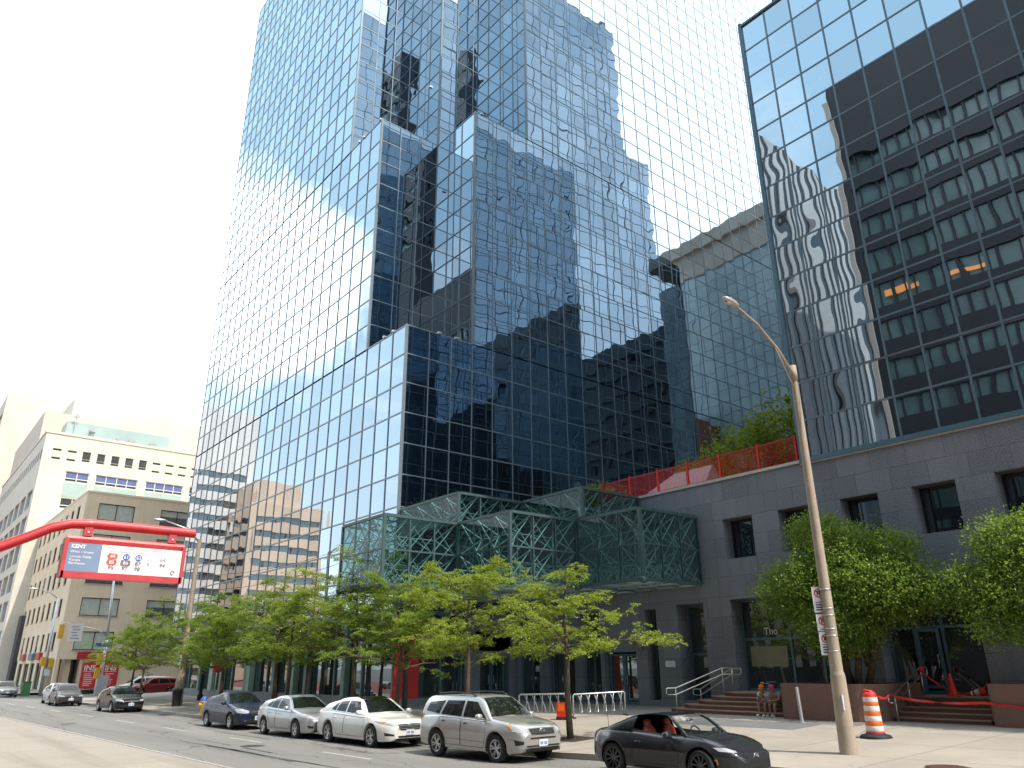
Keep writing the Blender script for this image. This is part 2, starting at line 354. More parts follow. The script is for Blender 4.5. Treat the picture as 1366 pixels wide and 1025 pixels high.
def m_asphalt():
    m,t,b=base_mat('asphalt');co=t.new('ShaderNodeTexCoord').outputs['Object']
    mp=t.new('ShaderNodeMapping');mp.inputs['Rotation'].default_value=(0,0,-YAW);mp.inputs['Scale'].default_value=(.05,.7,1);t.link(co,mp.inputs[0])
    tr=t.noise(mp.outputs[0],1.,5);big=t.noise(co,.25,6);fn=t.noise(co,30,3)
    c=t.mixc(t.ramp(tr,[(.3,0.),(.7,1.)]),(.135,.13,.125),(.225,.215,.20))
    c=t.mixc(t.math('MULTIPLY',t.ramp(big,[(.4,0.),(.7,1.)]),.4),c,(.15,.145,.135))
    c=t.mixc(t.math('MULTIPLY',t.ramp(fn,[(.4,0.),(.6,1.)]),.3),c,(.28,.27,.25))
    mp2=t.new('ShaderNodeMapping');mp2.inputs['Scale'].default_value=(.06,.45,1);t.link(co,mp2.inputs[0])
    vo=t.new('ShaderNodeTexVoronoi',feature='DISTANCE_TO_EDGE');vo.inputs['Scale'].default_value=1.3
    wv=t.new('ShaderNodeVectorMath',operation='ADD');t.link(mp2.outputs[0],wv.inputs[0])
    nz=t.new('ShaderNodeTexNoise');nz.inputs['Scale'].default_value=.8;t.link(co,nz.inputs['Vector']);
    sc_=t.new('ShaderNodeVectorMath',operation='SCALE');sc_.inputs['Scale'].default_value=.25;t.link(nz.outputs['Color'],sc_.inputs[0]);t.link(sc_.outputs[0],wv.inputs[1])
    t.link(wv.outputs[0],vo.inputs['Vector'])
    c=t.mixc(t.math('MULTIPLY',t.ramp(vo.outputs['Distance'],[(.0,1.),(.012,0.)]),.7),c,(.05,.048,.045))
    t.link(c,b.inputs['Base Color']);b.inputs['Roughness'].default_value=.88
    bn=t.new('ShaderNodeBump');bn.inputs['Strength'].default_value=.25;bn.inputs['Distance'].default_value=.01;t.link(t.noise(co,80,3),bn.inputs['Height']);t.link(bn.outputs[0],b.inputs['Normal'])
    return m
def m_conc(name,c1,c2,bw,bh,streak=False,stain=.35,rot=0.):
    m,t,b=base_mat(name);co=t.new('ShaderNodeTexCoord').outputs['Object']
    mp=t.new('ShaderNodeMapping');mp.inputs['Rotation'].default_value=(0,0,rot);t.link(co,mp.inputs[0])
    br=t.new('ShaderNodeTexBrick');br.offset=0.;t.link(mp.outputs[0],br.inputs['Vector']);br.inputs['Scale'].default_value=1.;br.inputs['Brick Width'].default_value=bw;br.inputs['Row Height'].default_value=bh
    br.inputs['Mortar Size'].default_value=.022;br.inputs['Mortar Smooth'].default_value=.3
    br.inputs['Color1'].default_value=(*c1,1);br.inputs['Color2'].default_value=(*c2,1);br.inputs['Mortar'].default_value=(*[x*.5 for x in c1],1)
    c=t.mixc(t.math('MULTIPLY',t.ramp(t.noise(co,.5,7,.65),[(.38,0.),(.72,1.)]),stain),br.outputs[0],tuple(x*.62 for x in c1))
    c=t.mixc(t.math('MULTIPLY',t.ramp(t.noise(co,26,3),[(.42,0.),(.65,1.)]),.25),c,tuple(x*.7 for x in c1))
    sp_=t.noise(co,3.3,2);c=t.mixc(t.math('MULTIPLY',t.ramp(sp_,[(.70,0.),(.73,1.)]),.5),c,tuple(x*.45 for x in c1))
    if streak:
        m2=t.new('ShaderNodeMapping');m2.inputs['Rotation'].default_value=(0,0,-YAW);m2.inputs['Scale'].default_value=(.04,.9,1);t.link(co,m2.inputs[0])
        c=t.mixc(t.math('MULTIPLY',t.ramp(t.noise(m2.outputs[0],1.,5),[(.5,0.),(.72,1.)]),.6),c,tuple(x*.45 for x in c1))
    t.link(c,b.inputs['Base Color']);b.inputs['Roughness'].default_value=.85
    bn=t.new('ShaderNodeBump');bn.inputs['Strength'].default_value=.15;bn.inputs['Distance'].default_value=.01;t.link(t.noise(co,40,4),bn.inputs['Height']);t.link(bn.outputs[0],b.inputs['Normal'])
    return m
MAT['asphalt']=m_asphalt();MAT['walk']=m_conc('pavement',(.345,.305,.265),(.40,.35,.30),3.0,2.6,stain=.5)
MAT['buslane']=m_conc('lane_concrete',(.335,.30,.26),(.365,.325,.28),6.,40.,True,.3,-YAW)
MAT['redlane']=m_conc('red_paving',(.30,.09,.07),(.34,.10,.08),.4,.2,False,.3)
MAT['line']=M('road_paint',(.46,.45,.42),.7,0,.3,8,fine=.9)
g=MB();g.quad((-1500,-1500,-.45),(1500,-1500,-.45),(1500,1500,-.45),(-1500,1500,-.45));struct(g.build('ground',M('far_ground',(.16,.155,.15),.95,0,.2,.05)))
strip('road',-11.0,0.,MAT['asphalt'],n=2)
strip('bus_lane',-11.9,-7.35,MAT['buslane'],z=.004)
strip('red_pavement',-40.,-11.9,MAT['redlane'],z=.006)
# kerb (real step) and pavement
kb=MB()
for a,b in zip(XS[:-1],XS[1:]):
    if a<-76 and b>-96: continue
    for (o0,o1,top) in ((0.,.18,True),):
        za,zb=road_z(a),road_z(b)
        kb.quad((a,curb(a),za-.02),(b,curb(b),zb-.02),(b,curb(b),zb+.152),(a,curb(a),za+.152))
        kb.quad((a,curb(a),za+.152),(b,curb(b),zb+.152),(b,curb(b)+.18,zb+.155),(a,curb(a)+.18,za+.155))
struct(kb.build('kerb',MAT['kerb']))
pv=MB()
for a,b in zip(XS[:-1],XS[1:]):
    if a<-76 and b>-96: continue
    ys=[.18,1.2,2.5,4,6,8,10.4]
    for p,q in zip(ys[:-1],ys[1:]):
        pts=[(a,curb(a)+p),(b,curb(b)+p),(b,curb(b)+q),(a,curb(a)+q)]
        pv.quad(*[(x,y,side_z(x,y)) for x,y in pts])
    y0a,y0b=curb(a)+10.4,curb(b)+10.4
    pv.quad((a,y0a,side_z(a,y0a)),(b,y0b,side_z(b,y0b)),(b,60,.48),(a,60,.48))
struct(pv.build('pavement',MAT['walk'],smooth=True))
cr=MB();cr.quad((-96,curb(-96)-.2,-.196),(-76,curb(-76)-.2,-.196),(-76,140,-.1),(-96,140,-.1));struct(cr.build('cross_street',MAT['asphalt']))
# lane markings
mk=MB()
def mark(x0,x1,off,w=.12):
    mk.quad(*[(x,curb(x)+o,road_z(x)+.004) for x,o in ((x0,off-w/2),(x1,off-w/2),(x1,off+w/2),(x0,off+w/2))])
for k in range(16): mark(-110+k*7.2,-107.2+k*7.2,-3.55,.14)
x=-72.
while x<8: mark(x,x+.96,-7.2,.10);x+=1.
for k in range(6): mark(-98.-0.,-95.5,-1.2-k*1.6,.5)
struct(mk.build('road_marking',MAT['line']))
# tar-sealed cracks and patches
ck=MB();random.seed(5)
for k in range(16):
    x0=random.uniform(-60,-6);o=random.choice((-2.9,-4.6,-5.4,-6.4,-1.9))+random.uniform(-.2,.2)
    for j in range(random.randint(2,6)):
        x1=x0+random.uniform(.6,1.6);o2=o+random.uniform(-.05,.05);w=random.uniform(.02,.06)
        ck.quad((x0,curb(x0)+o-w,road_z(x0)+.003),(x1,curb(x1)+o2-w,road_z(x1)+.003),(x1,curb(x1)+o2+w,road_z(x1)+.003),(x0,curb(x0)+o+w,road_z(x0)+.003));x0=x1;o=o2
struct(ck.build('road_crack',M('tar',(.035,.034,.033),.7)))
# asphalt patch in the plaza paving and tree pits
def ground_patch(name,x0,x1,y0,y1,mat,dz=.004):
    mb=MB();n=6
    for i in range(n):
        a=x0+(x1-x0)*i/n;b=x0+(x1-x0)*(i+1)/n
        for j in range(n):
            c=y0+(y1-y0)*j/n;d=y0+(y1-y0)*(j+1)/n
            mb.quad(*[(x,y,side_z(x,y)+dz) for x,y in ((a,c),(b,c),(b,d),(a,d))])
    return struct(mb.build(name,mat,smooth=True))
ground_patch('asphalt_patch',-19.2,-14.3,22.6,24.4,M('grey_patch',(.17,.17,.175),.85,0,.12,1.5,fine=.3))
ground_patch('asphalt_patch',-15.9,-13.2,24.41,25.2,M('grey_patch_b',(.19,.185,.185),.85,0,.12,1.5,fine=.3),.005)
# ------------------------------------------------------------------ glass towers
def facade(mg,mm,ori,const,u0,u1,z0,z1,pu,pz,uref,zref,out,mw=.062,md=.026,vert=True,horiz=True):
    """one rectangular curtain-wall plane: glass quad + mullion bars. ori 'X': plane y=const running along x; out=+-1 outward side"""
    def P(u,d,z): return (u,const+out*d,z) if ori=='X' else (const+out*d,u,z)
    q=[P(u0,0,z0),P(u1,0,z0),P(u1,0,z1),P(u0,0,z1)]
    n=(Vector(q[1])-Vector(q[0])).cross(Vector(q[3])-Vector(q[0]))
    want=Vector((0,out,0)) if ori=='X' else Vector((out,0,0))
    if n.dot(want)<0:q=q[::-1]
    mg.quad(*q)
    def bar(ua,ub,za,zb,d):
        a=P(ua,-.02,za);b=P(ub,d,zb);mm.box(min(a[0],b[0]),max(a[0],b[0]),min(a[1],b[1]),max(a[1],b[1]),za,zb)
    if vert:
        k0=math.ceil((u0-uref)/pu-1e-3);k1=math.floor((u1-uref)/pu+1e-3)
        for k in range(k0,k1+1):
            u=uref+k*pu
            bar(max(u-mw/2,u0-.02),min(u+mw/2,u1+.02),z0,z1,md)
    if horiz:
        k0=math.ceil((z0-zref)/pz-1e-3);k1=math.floor((z1-zref)/pz+1e-3)
        for k in range(k0,k1+1):
            z=zref+k*pz;bar(u0,u1,z-mw/2,z+mw/2,md-.006)
def holes_wall(mb,ori,const,out,u0,u1,z0,z1,holes,depth=.4,mi=0,back=None,bmi=1,skip_sides=False):
    """wall plane with rectangular recesses; holes=[(ua,ub,za,zb)]. Recess reveals are added; back panes go to `back` list"""
    us=sorted({u0,u1,*[h[0] for h in holes],*[h[1] for h in holes]});zs=sorted({z0,z1,*[h[2] for h in holes],*[h[3] for h in holes]})
    def P(u,d,z): return (u,const+out*d,z) if ori=='X' else (const+out*d,u,z)
    def Q(*p):
        mb.quad(*p,mi)
    for a,b in zip(us[:-1],us[1:]):
        for c,d in zip(zs[:-1],zs[1:]):
            um,zm=(a+b)/2,(c+d)/2
            if any(h[0]<um<h[1] and h[2]<zm<h[3] for h in holes): continue
            Q(P(a,0,c),P(b,0,c),P(b,0,d),P(a,0,d))
    for h in holes:
        a,b,c,d=h[:4];k=-(h[4] if len(h)>4 else depth)
        Q(P(a,0,c),P(a,k,c),P(a,k,d),P(a,0,d));Q(P(b,0,c),P(b,0,d),P(b,k,d),P(b,k,c))
        Q(P(a,0,d),P(a,k,d),P(b,k,d),P(b,0,d));Q(P(a,0,c),P(b,0,c),P(b,k,c),P(a,k,c))
def window(parent,ori,const,out,h,depth,glassm,framem,fw_=.06,mull=(),trans=(),name='window',blind=None,pane_name='pane'):
    """frame ring + bars as 'window', the glass as its child"""
    a,b,c,d=h[:4];k=-(depth-.03)
    def bx(mb,ua,ub,za,zb,d0,d1):
        if ori=='X':
            y0,y1=sorted((const+out*d0,const+out*d1));mb.box(ua,ub,y0,y1,za,zb)
        else:
            x0,x1=sorted((const+out*d0,const+out*d1));mb.box(x0,x1,ua,ub,za,zb)
    f=MB()
    bx(f,a,a+fw_,c,d,k,k+.07);bx(f,b-fw_,b,c,d,k,k+.07);bx(f,a+fw_,b-fw_,c,c+fw_,k,k+.068);bx(f,a+fw_,b-fw_,d-fw_,d,k,k+.068)
    for m_ in mull: bx(f,m_-fw_/2,m_+fw_/2,c+fw_,d-fw_,k,k+.06)
    for t_ in trans: bx(f,a+fw_,b-fw_,t_-fw_/2,t_+fw_/2,k,k+.055)
    w=f.build(name,framem,parent)
    p=MB();bx(p,a+.01,b-.01,c+.01,d-.01,k-.02,k+.012);p.build(pane_name,glassm,w)
    if blind:
        q=MB();bx(q,a+fw_,b-fw_,d-(d-c)*blind,d-fw_,k+.013,k+.02);q.build('blind',MAT['blind'],w)
    return w
MAT['blind']=M('window_blind',(.50,.55,.48),.8,0,.1)

# ---- left tower: corner stepped back in two notches of three panes
XB,YA=-35.63,21.0;PW,PH,ZL=1.6,1.812,21.3
XL=XB-24*PW;YE=YA+33*PW;TOP=ZL+31*PH;Z2=ZL+10*PH;GB=ZL-9*PH
lt=thing('glass_tower','tall mirror glass tower with its corner stepped back twice, behind the sidewalk trees','office tower',(XB,YA,0))
mgx=mirror('tower_glass_street','X',PW,PH,0,ZL,amp=.0022,tilt=.0016,noise=.0014,r0=.66,tint=(.74,.84,.92))
mgy=mirror('tower_glass_court','Y',PW,PH,0,ZL,amp=.0022,tilt=.003,noise=.003,r0=.52,tint=(.62,.77,.90))
for ori,faces in (('X',[(YA,XL,XB,GB,ZL),(YA,XL,XB-3*PW,ZL,Z2),(YA,XL,XB-6*PW,Z2,TOP),(YA+3*PW,XB-3*PW,XB,ZL,Z2),(YA+3*PW,XB-6*PW,XB-3*PW,Z2,TOP),(YA+6*PW,XB-3*PW,XB,Z2,TOP)]),
                  ('Y',[(XB,YA,YE,10.2,ZL),(XB,YA,YA+8,GB,10.2),(XB,YA+3*PW,YE,ZL,Z2),(XB,YA+6*PW,YE,Z2,TOP),(XB-3*PW,YA,YA+3*PW,ZL,Z2),(XB-6*PW,YA,YA+3*PW,Z2,TOP),(XB-3*PW,YA+3*PW,YA+6*PW,Z2,TOP)])):
    g=MB();m=MB()
    for c,u0,u1,z0,z1 in faces:
        facade(g,m,ori,c,u0,u1,z0,z1,PW,PH,XB if ori=='X' else YA,ZL,-1 if ori=='X' else 1,.080 if ori=='X' else .060,.038 if ori=='X' else .026)
    if ori=='X':
        for xx,y0 in ((XB,YA),): pass
    g.build('glass_facade',mgx if ori=='X' else mgy,lt);m.build('mullion_grid',MAT['mull'],lt)
cp=MB()  # corner posts, parapets and roofs
for x,y,z0,z1 in ((XB,YA,GB,ZL),(XB-3*PW,YA,ZL,Z2),(XB,YA+3*PW,ZL,Z2),(XB-6*PW,YA,Z2,TOP),(XB-3*PW,YA+3*PW,Z2,TOP),(XB,YA+6*PW,Z2,TOP)):
    cp.box(x-.08,x+.07,y-.07,y+.08,z0,z1+.03)
cp.build('corner_post',M('corner_cap',(.22,.27,.30),.35,.3,.06),lt)
rf=MB()
def notch(z,x0,x1,y0,y1): rf.quad((x0,y0,z),(x1,y0,z),(x1,y1,z),(x0,y1,z))
notch(ZL-.05,XB-3*PW,XB,YA,YA+3*PW);notch(Z2-.05,XB-6*PW,XB-3*PW,YA,YA+3*PW);notch(Z2-.05,XB-3*PW,XB,YA+3*PW,YA+6*PW);notch(TOP-.05,XL,XB,YA,YE)
rf.quad((XL,YA,GB),(XL,YA,TOP),(XL,YE,TOP),(XL,YE,GB));rf.quad((XL,YA,GB),(XL,YE,GB),(XL+3.2,YE,GB),(XL+3.2,YA,GB));rf.quad((XL+3.2,YA+.16,-.2),(XL+3.2,YA+.16,GB),(XL+3.2,YE,GB),(XL+3.2,YE,-.2));rf.quad((XL,YE,.2),(XL,YE,TOP),(XB,YE,TOP),(XB,YE,.2))
rf.build('roof',MAT['roof'],lt)
# small maintenance lights on the setback ledges
for z,pts in ((ZL,[(XB-1.5,YA),(XB-2.6,YA),(XB,YA+2.3),(XB,YA+3.6)]),(Z2,[(XB-5,YA),(XB-7.5,YA),(XB-8.2,YA),(XB,YA+1.),(XB,YA+5.4)])):
    for x,y in pts: lg=MB();lg.box(x-.09,x+.09,y-.12,y+.12,z+.03,z+.15);lg.build('ledge_lamp',MAT['galv'],lt)
# ground floor of the left tower: glazing bays on a granite plinth
pl=MB();pl.box(XL+3.2,XB+.12,YA-.12,YA+.3,-.25,.72);pl.box(XB-.3,XB+.12,YA+.3,25.5,-.1,.72);pl.build('plinth',MAT['granite'],lt)
gz_=MB();gm=MB();facade(gz_,gm,'X',YA+.15,XL+3.2,XB,.7,GB,3.2,2.2,XB,.72,-1,.12,.10)
gz_.build('shop_glazing',MAT['shop'],lt)
for k in range(1,8): gm.box(XL+k*4.8-.2,XL+k*4.8+.2,YA-.22,YA+.12,.721,GB)
gm.box(XL,XB,YA-.06,YA+.2,GB-.28,GB-.02);gm.build('shop_frame',M('sea_green_frame',(.16,.24,.23),.4,.2,.15),lt)
for k,(xx,w) in enumerate(((-62,.75),(-54.5,.6),(-47.6,.8))):
    q=MB();q.box(xx,xx+w,YA-.25,YA+.13,.72,GB-.3);q.build('pilaster',M('pale_green_panel_%d'%k,(.30,.42,.36),.45,0,.1),lt)
# courtyard side of the ground floor
cg=MB();cm=MB();facade(cg,cm,'Y',XB-.02,YA+1.65,25.5,.7,4.95,1.35,2.1,YA+1.6,2.8,1,.09,.09)
cg.build('shop_glazing',MAT['shop'],lt);cm.build('shop_frame',MAT['teal'],lt)
rp=MB();rp.box(XB-.1,XB+.06,YA+.1,YA+1.6,.72,4.75);rp.build('red_panel',M('red_panel',(.50,.03,.03),.45,0,.08,1.),lt)
# granite doorway in the courtyard side
po=MB();holes_wall(po,'Y',XB+.15,1,25.5,28.98,.3,4.95,[(26.5,28.5,.48,2.75,.5),(26.2,28.7,3.05,4.1,.12)],.5)
po.quad((XB-.2,25.5,.3),(XB+.15,25.5,.3),(XB+.15,25.5,4.95),(XB-.2,25.5,4.95));po.build('doorway_surround',MAT['granite'],lt)
def leaf_door(parent,ori,const,out,u0,u1,z0,z1,leaves=2,fr=None):
    fr=fr or MAT['teal']
    w=(u1-u0)/leaves
    for k in range(leaves):
        a,b=u0+k*w+.012,u0+(k+1)*w-.012
        d=window(parent,ori,const,out,(a,b,z0+.01,z1),.0,MAT['shop'],fr,.10,trans=(z0+.25,),name='door',pane_name='door_glass')
        h=MB();hu=b-.16 if k%2==0 else a+.16
        def pt(u,dd,z): return (u,const+out*dd,z) if ori=='X' else (const+out*dd,u,z)
        h.tube([pt(hu,.05,z0+.85),pt(hu,.12,z0+.88),pt(hu,.12,z0+1.3),pt(hu,.05,z0+1.33)],.016,6);h.build('handle',MAT['steel'],d,smooth=True)
leaf_door(lt,'Y',XB-.28,1,26.55,28.45,.46,2.7,2)

# ---- right tower on the granite podium
XC,YR=-16.3,29.0;QW,QH,ZR=1.385,1.68,10.25
XE=XC+14*QW;YR2=73.5;N1=ZR+14*QH;TR=N1+31*QH
rtw=thing('office_building','dark mirror glass tower on a grey granite base with square windows','office tower',(XC,YR,0))
mrx=mirror('podium_tower_glass_street','X',QW,QH,0,ZR,amp=.0034,tilt=.002,noise=.003,r0=.62,tint=(.70,.82,.92))
mry=mirror('podium_tower_glass_court','Y',QW,QH,0,ZR,amp=.002,tilt=.002,noise=.0024,r0=.52,tint=(.62,.77,.90))
for ori,faces,mt in (('X',[(YR,XC,XE,ZR,N1),(YR,XC+3*QW,XE,N1,TR),(YR+3*QW,XC,XC+3*QW,N1,TR)],mrx),
                  ('Y',[(XC,YR,YR2,ZR,N1),(XC,YR+3*QW,YR2,N1,52.2),(XC,YR+3*QW,68.5,52.2,66.),(XC,YR+3*QW,63.6,66.,TR),(XC+3*QW,YR,YR+3*QW,N1,TR)],mry)):
    g=MB();m=MB()
    for c,u0,u1,z0,z1 in faces: facade(g,m,ori,c,u0,u1,z0,z1,QW,QH,XC if ori=='X' else YR,ZR,-1,.078 if ori=='X' else .06,.028)
    g.build('glass_facade',mt,rtw);m.build('mullion_grid',M('slate_mullion',(.15,.215,.26),.4,.3,.08) if ori=='X' else MAT['mull'],rtw)
rf=MB()
notch(N1-.03,XC,XC+3*QW,YR,YR+3*QW);notch(TR,XC,XE,YR,63.6);notch(66.,XC,XE,63.6,68.5);notch(52.2,XC,XE,68.5,YR2)
rf.quad((XE,YR,0),(XE,YR2,0),(XE,YR2,TR),(XE,YR,TR));rf.quad((XC,YR2,0),(XC,YR2,52.2),(XE,YR2,52.2),(XE,YR2,0));rf.quad((XC,68.5,52.2),(XC,68.5,66),(XE,68.5,66),(XE,68.5,52.2));rf.quad((XC,63.6,66),(XC,63.6,TR),(XE,63.6,TR),(XE,63.6,66))
rf.build('roof',MAT['roof'],rtw)
cp=MB()
for x,y,z0,z1 in ((XC,YR,ZR,N1),(XC,YR+3*QW,N1,TR),(XC+3*QW,YR,N1,TR)): cp.box(x-.09,x+.09,y-.09,y+.09,z0,z1+.05)
cp.box(XC-.05,XE,YR-.10,YR+.05,N1-.02,N1+.10);cp.box(XC-.12,XE,YR-.12,YR+.05,ZR-.14,ZR+.06)
for k in range(0,4): cp.blob((XC+k*2.77,YR-.05,N1+.16),(.09,.09,.09),2.)
cp.build('corner_post',MAT['teal'],rtw)
# granite base wall with recessed square windows, shop openings and doors
wins=[(-20.62+2.815*k,-19.08+2.815*k,6.62,8.38,.75) for k in range(0,9)]
bays=[(-35.2,-33.4,.52,4.85,.35),(-32.8,-30.6,.48,2.95,.45),(-30.1,-28.7,.52,4.85,.35),(-28.5,-26.3,.48,2.85,.45),(-25.6,-24.9,.72,4.75,.7),(-23.65,-22.1,.75,4.85,.9),(-20.65,-15.6,1.2,4.9,.75),(-14.3,-10.85,1.2,5.0,.8),(-8.6,-3.2,1.2,5.0,.8)]
gw=MB();XG=8.5
holes_wall(gw,'X',YR,-1,XB-.2,XG,-.1,ZR-.1,wins+bays,.5)
gw.quad((XG,YR,-.1),(XG,45,-.1),(XG,45,ZR-.1),(XG,YR,ZR-.1))
gw.quad((XB,YR,ZR-.1),(XG,YR,ZR-.1),(XG,YR+.42,ZR-.1),(XB,YR+.42,ZR-.1))
gw.build('granite_wall',MAT['granite'],rtw)
cop=MB();cop.box(XB+.02,XC-.12,YR-.06,YR+.42,ZR-.096,ZR+.03);cop.box(XC-.12,XG,YR-.07,YR-.003,ZR-.2,ZR-.13);cop.build('coping',M('pale_coping',(.55,.52,.47),.7,0,.1),rtw)
tf=MB();tf.quad((XB,YR+.4,ZR-.12),(XC,YR+.4,ZR-.12),(XC,YR2+14,ZR-.12),(XB,YR2+14,ZR-.12));tf.build('terrace_floor',MAT['terr'],rtw)
for k,h in enumerate(wins):
    window(rtw,'X',YR,-1,h,h[4],MAT['podium_glass'] if 'podium_glass' in MAT else MAT.setdefault('podium_glass',mirror('podium_glass','X',1.5,1.8,0,0,amp=.012,tilt=.004,r0=.30)),MAT['dark'],.06,mull=((h[0]+.32),))
for h,mu,tr in ((bays[0],(-34.3,),(2.9,)),(bays[2],(-29.4,),(2.9,)),(bays[4],(),(3.,)),(bays[5],(),(2.7,)),(bays[6],(-18.35,-17.0),(3.25,)),(bays[7],(-13.35,-12.35),(3.45,)),(bays[8],(-6.8,-5.),(3.4,))):
    window(rtw,'X',YR,-1,h,h[4],MAT['shop'],MAT['teal'],.10,mu,tr,name='shop_window')
leaf_door(rtw,'X',YR+.42,-1,-32.72,-30.68,.46,2.88,2);leaf_door(rtw,'X',YR+.42,-1,-28.42,-26.38,.46,2.78,2)
leaf_door(rtw,'X',YR+.66,-1,-13.28,-12.42,1.2,3.4,1)
# pale interior wall and counter seen through the shop window
iw=MB();iw.box(-20.35,-18.6,YR+.700,YR+.708,2.15,2.95);iw.build('shop_poster',M('cream_light',(.27,.25,.16),.6,0,.1),rtw)
iw=MB();iw.box(-16.85,-15.75,YR+.700,YR+.708,1.4,3.1);iw.build('shop_poster',M('mint_panel',(.26,.42,.35),.6,0,.1),rtw)
text_mesh('shop_lettering','Tho',.40,MAT['white'],frameM((-19.55,YR+.64,3.42),(1,0,0),(0,0,1)),rtw)
sg=MB();sg.box(-24.5,-23.95,YR-.03,YR,2.15,2.42);sg.build('name_plate',MAT['plate'],rtw)
sg=MB();sg.box(-33.95,-33.45,YR+.20,YR+.25,1.95,2.25);sg.build('name_plate',MAT['plate'],rtw)
for (x,y,dx,dy) in ((XB+.15,26.15,1,0),(XB+.15,28.8,1,0),(-28.9,YR,0,-1),(-25.95,YR,0,-1)):
    s=MB();s.lathe([(.10,0),(.16,.12),(.21,.5),(.22,.62),(.20,.62),(.0,.60)],10,(x+dx*.12,y+dy*.12,2.95));s.build('wall_lamp',M('sconce',(.30,.22,.17),.5,.2,.1),rtw if dy else lt,smooth=True)
text_mesh('street_number','340',.28,MAT['steel'],frameM((XB+.19,27.1,2.84),(0,1,0),(0,0,1)),lt)

# ------------------------------------------------------------------ entrance canopy: stepped glass and tube space frame
ca=thing('entrance_canopy','stepped glass canopy of teal lattice tubes projecting over the entrance','canopy',(-28,23,0))
ZB,ZM,ZT,ZU=5.65,7.165,8.68,10.2;st=4/3.
fr=MB();gl=MB();lat=MB()
POSTS=set()
def face(ori,const,u0,u1,z0,z1,out,nz):
    def P(u,d,z): return (u,const+out*d,z) if ori=='X' else (const+out*d,u,z)
    n=round((u1-u0)/st);du=(u1-u0)/n;dz=(z1-z0)/nz
    for i in range(n):
        for j in range(nz):
            a,b=u0+i*du,u0+(i+1)*du;c,d=z0+j*dz,z0+(j+1)*dz
            gl.quad(P(a+.02,.03,c+.02),P(b-.02,.03,c+.02),P(b-.02,.03,d-.02),P(a+.02,.03,d-.02))
            m=P((a+b)/2,-.95,(c+d)/2)
            for (uu,zz_) in ((a,c),(b,c),(b,d),(a,d)): lat.tube([P(uu,-.10,zz_),m],.032,5,caps=False)
            lat.tube([P(a,-.16,c),P(b,-.16,d)],.028,5,caps=False)
            if i<n-1: lat.tube([m,P((a+b)/2+du,-.95,(c+d)/2)],.03,5,caps=False)
            if j<nz-1: lat.tube([m,P((a+b)/2,-.95,(c+d)/2+dz)],.03,5,caps=False)
    for i in range(n):
        for j in range(nz):
            a,b=u0+i*du,u0+(i+1)*du;c,d=z0+j*dz,z0+(j+1)*dz;lat.tube([P(b,-.22,c),P(a,-.22,d)],.03,5,caps=False);lat.tube([P(a,-.14,(c+d)/2),P((a+b)/2,-.14,d)],.022,5,caps=False);lat.tube([P((a+b)/2,-.14,c),P(b,-.14,(c+d)/2)],.022,5,caps=False)
    for i in range(n+1):
        w=.13 if i in (0,n) else .065
        u=u0+i*du;x=P(u,0,0);key=(round(x[0],1),round(x[1],1),round(z0,1))
        if key in POSTS: continue
        POSTS.add(key);fr.beam(P(u,0,z0),P(u,0,z1),w,w)
    for j in range(nz+1):
        w=.13 if j in (0,nz) else .075
        fr.beam(P(u0+.078,.0,z0+j*dz),P(u1-.078,.0,z0+j*dz),w*(1 if ori=='X' else .96),w*.97)
X0,X1,X2,X3=-34.,-30.,-26.,-22.;Y0,Y1,Y2,Y3=17.,21.,25.,28.96
for (o,c,u0,u1,out) in (('X',Y0,X0,X1,-1),('Y',X1,Y0,Y1,1),('X',Y1,X1,X2,-1),('Y',X2,Y1,Y2,1),('X',Y2,X2,X3,-1),('Y',X3,Y2,Y3,1),('Y',X0,Y0,20.8,-1)): face(o,c,u0,u1,ZB,ZT,out,2)
for (o,c,u0,u1,out) in (('X',Y1+.02,XB+.2,X1,-1),('Y',X1,Y1,Y2,1),('X',Y2,X1,X2+.5,-1),('Y',X2+.5,Y2,Y3,1)): face(o,c,u0,u1,ZT+.08,ZU,out,1)
# roofs and underside lattice
for (x0,x1,y0,y1,z) in ((X0,X1,Y0,Y1,ZT),(X1,X2,Y1,Y2,ZT),(X2+.5,X3,Y2,Y3,ZT),(XB+.2,X1,Y1,Y3,ZU),(X1,X2+.5,Y2,Y3,ZU)):
    gl.quad((x0,y0,z+.09),(x1,y0,z+.09),(x1,y1,z+.09),(x0,y1,z+.09))
    nx,ny=max(1,round((x1-x0)/st)),max(1,round((y1-y0)/st))
    for i in range(nx+1): fr.beam((x0+(x1-x0)*i/nx,y0,z+.02),(x0+(x1-x0)*i/nx,y1,z+.02),.07,.06)
    for j in range(ny+1): fr.beam((x0,y0+(y1-y0)*j/ny,z+.025),(x1,y0+(y1-y0)*j/ny,z+.025),.07,.06)
for (x0,x1,y0,y1) in ((X0,X1,Y0,Y1),(XB+.3,X1,Y1,Y3),(X1,X2,Y1,Y3),(X2,X3,Y2,Y3)):
    nx,ny=max(1,round((x1-x0)/st)),max(1,round((y1-y0)/st));dx,dy=(x1-x0)/nx,(y1-y0)/ny
    for i in range(nx+1): lat.tube([(x0+i*dx,y0,ZB),(x0+i*dx,y1,ZB)],.045,5)
    for j in range(ny+1): lat.tube([(x0,y0+j*dy,ZB),(x1,y0+j*dy,ZB)],.045,5)
    for i in range(nx):
        for j in range(ny):
            c=(x0+(i+.5)*dx,y0+(j+.5)*dy,ZB+.95)
            for a,b in ((0,0),(1,0),(1,1),(0,1)): lat.tube([(x0+(i+a)*dx,y0+(j+b)*dy,ZB),c],.03,5,caps=False)
            if i<nx-1: lat.tube([c,(c[0]+dx,c[1],c[2])],.035,5)
            if j<ny-1: lat.tube([c,(c[0],c[1]+dy,c[2])],.035,5)
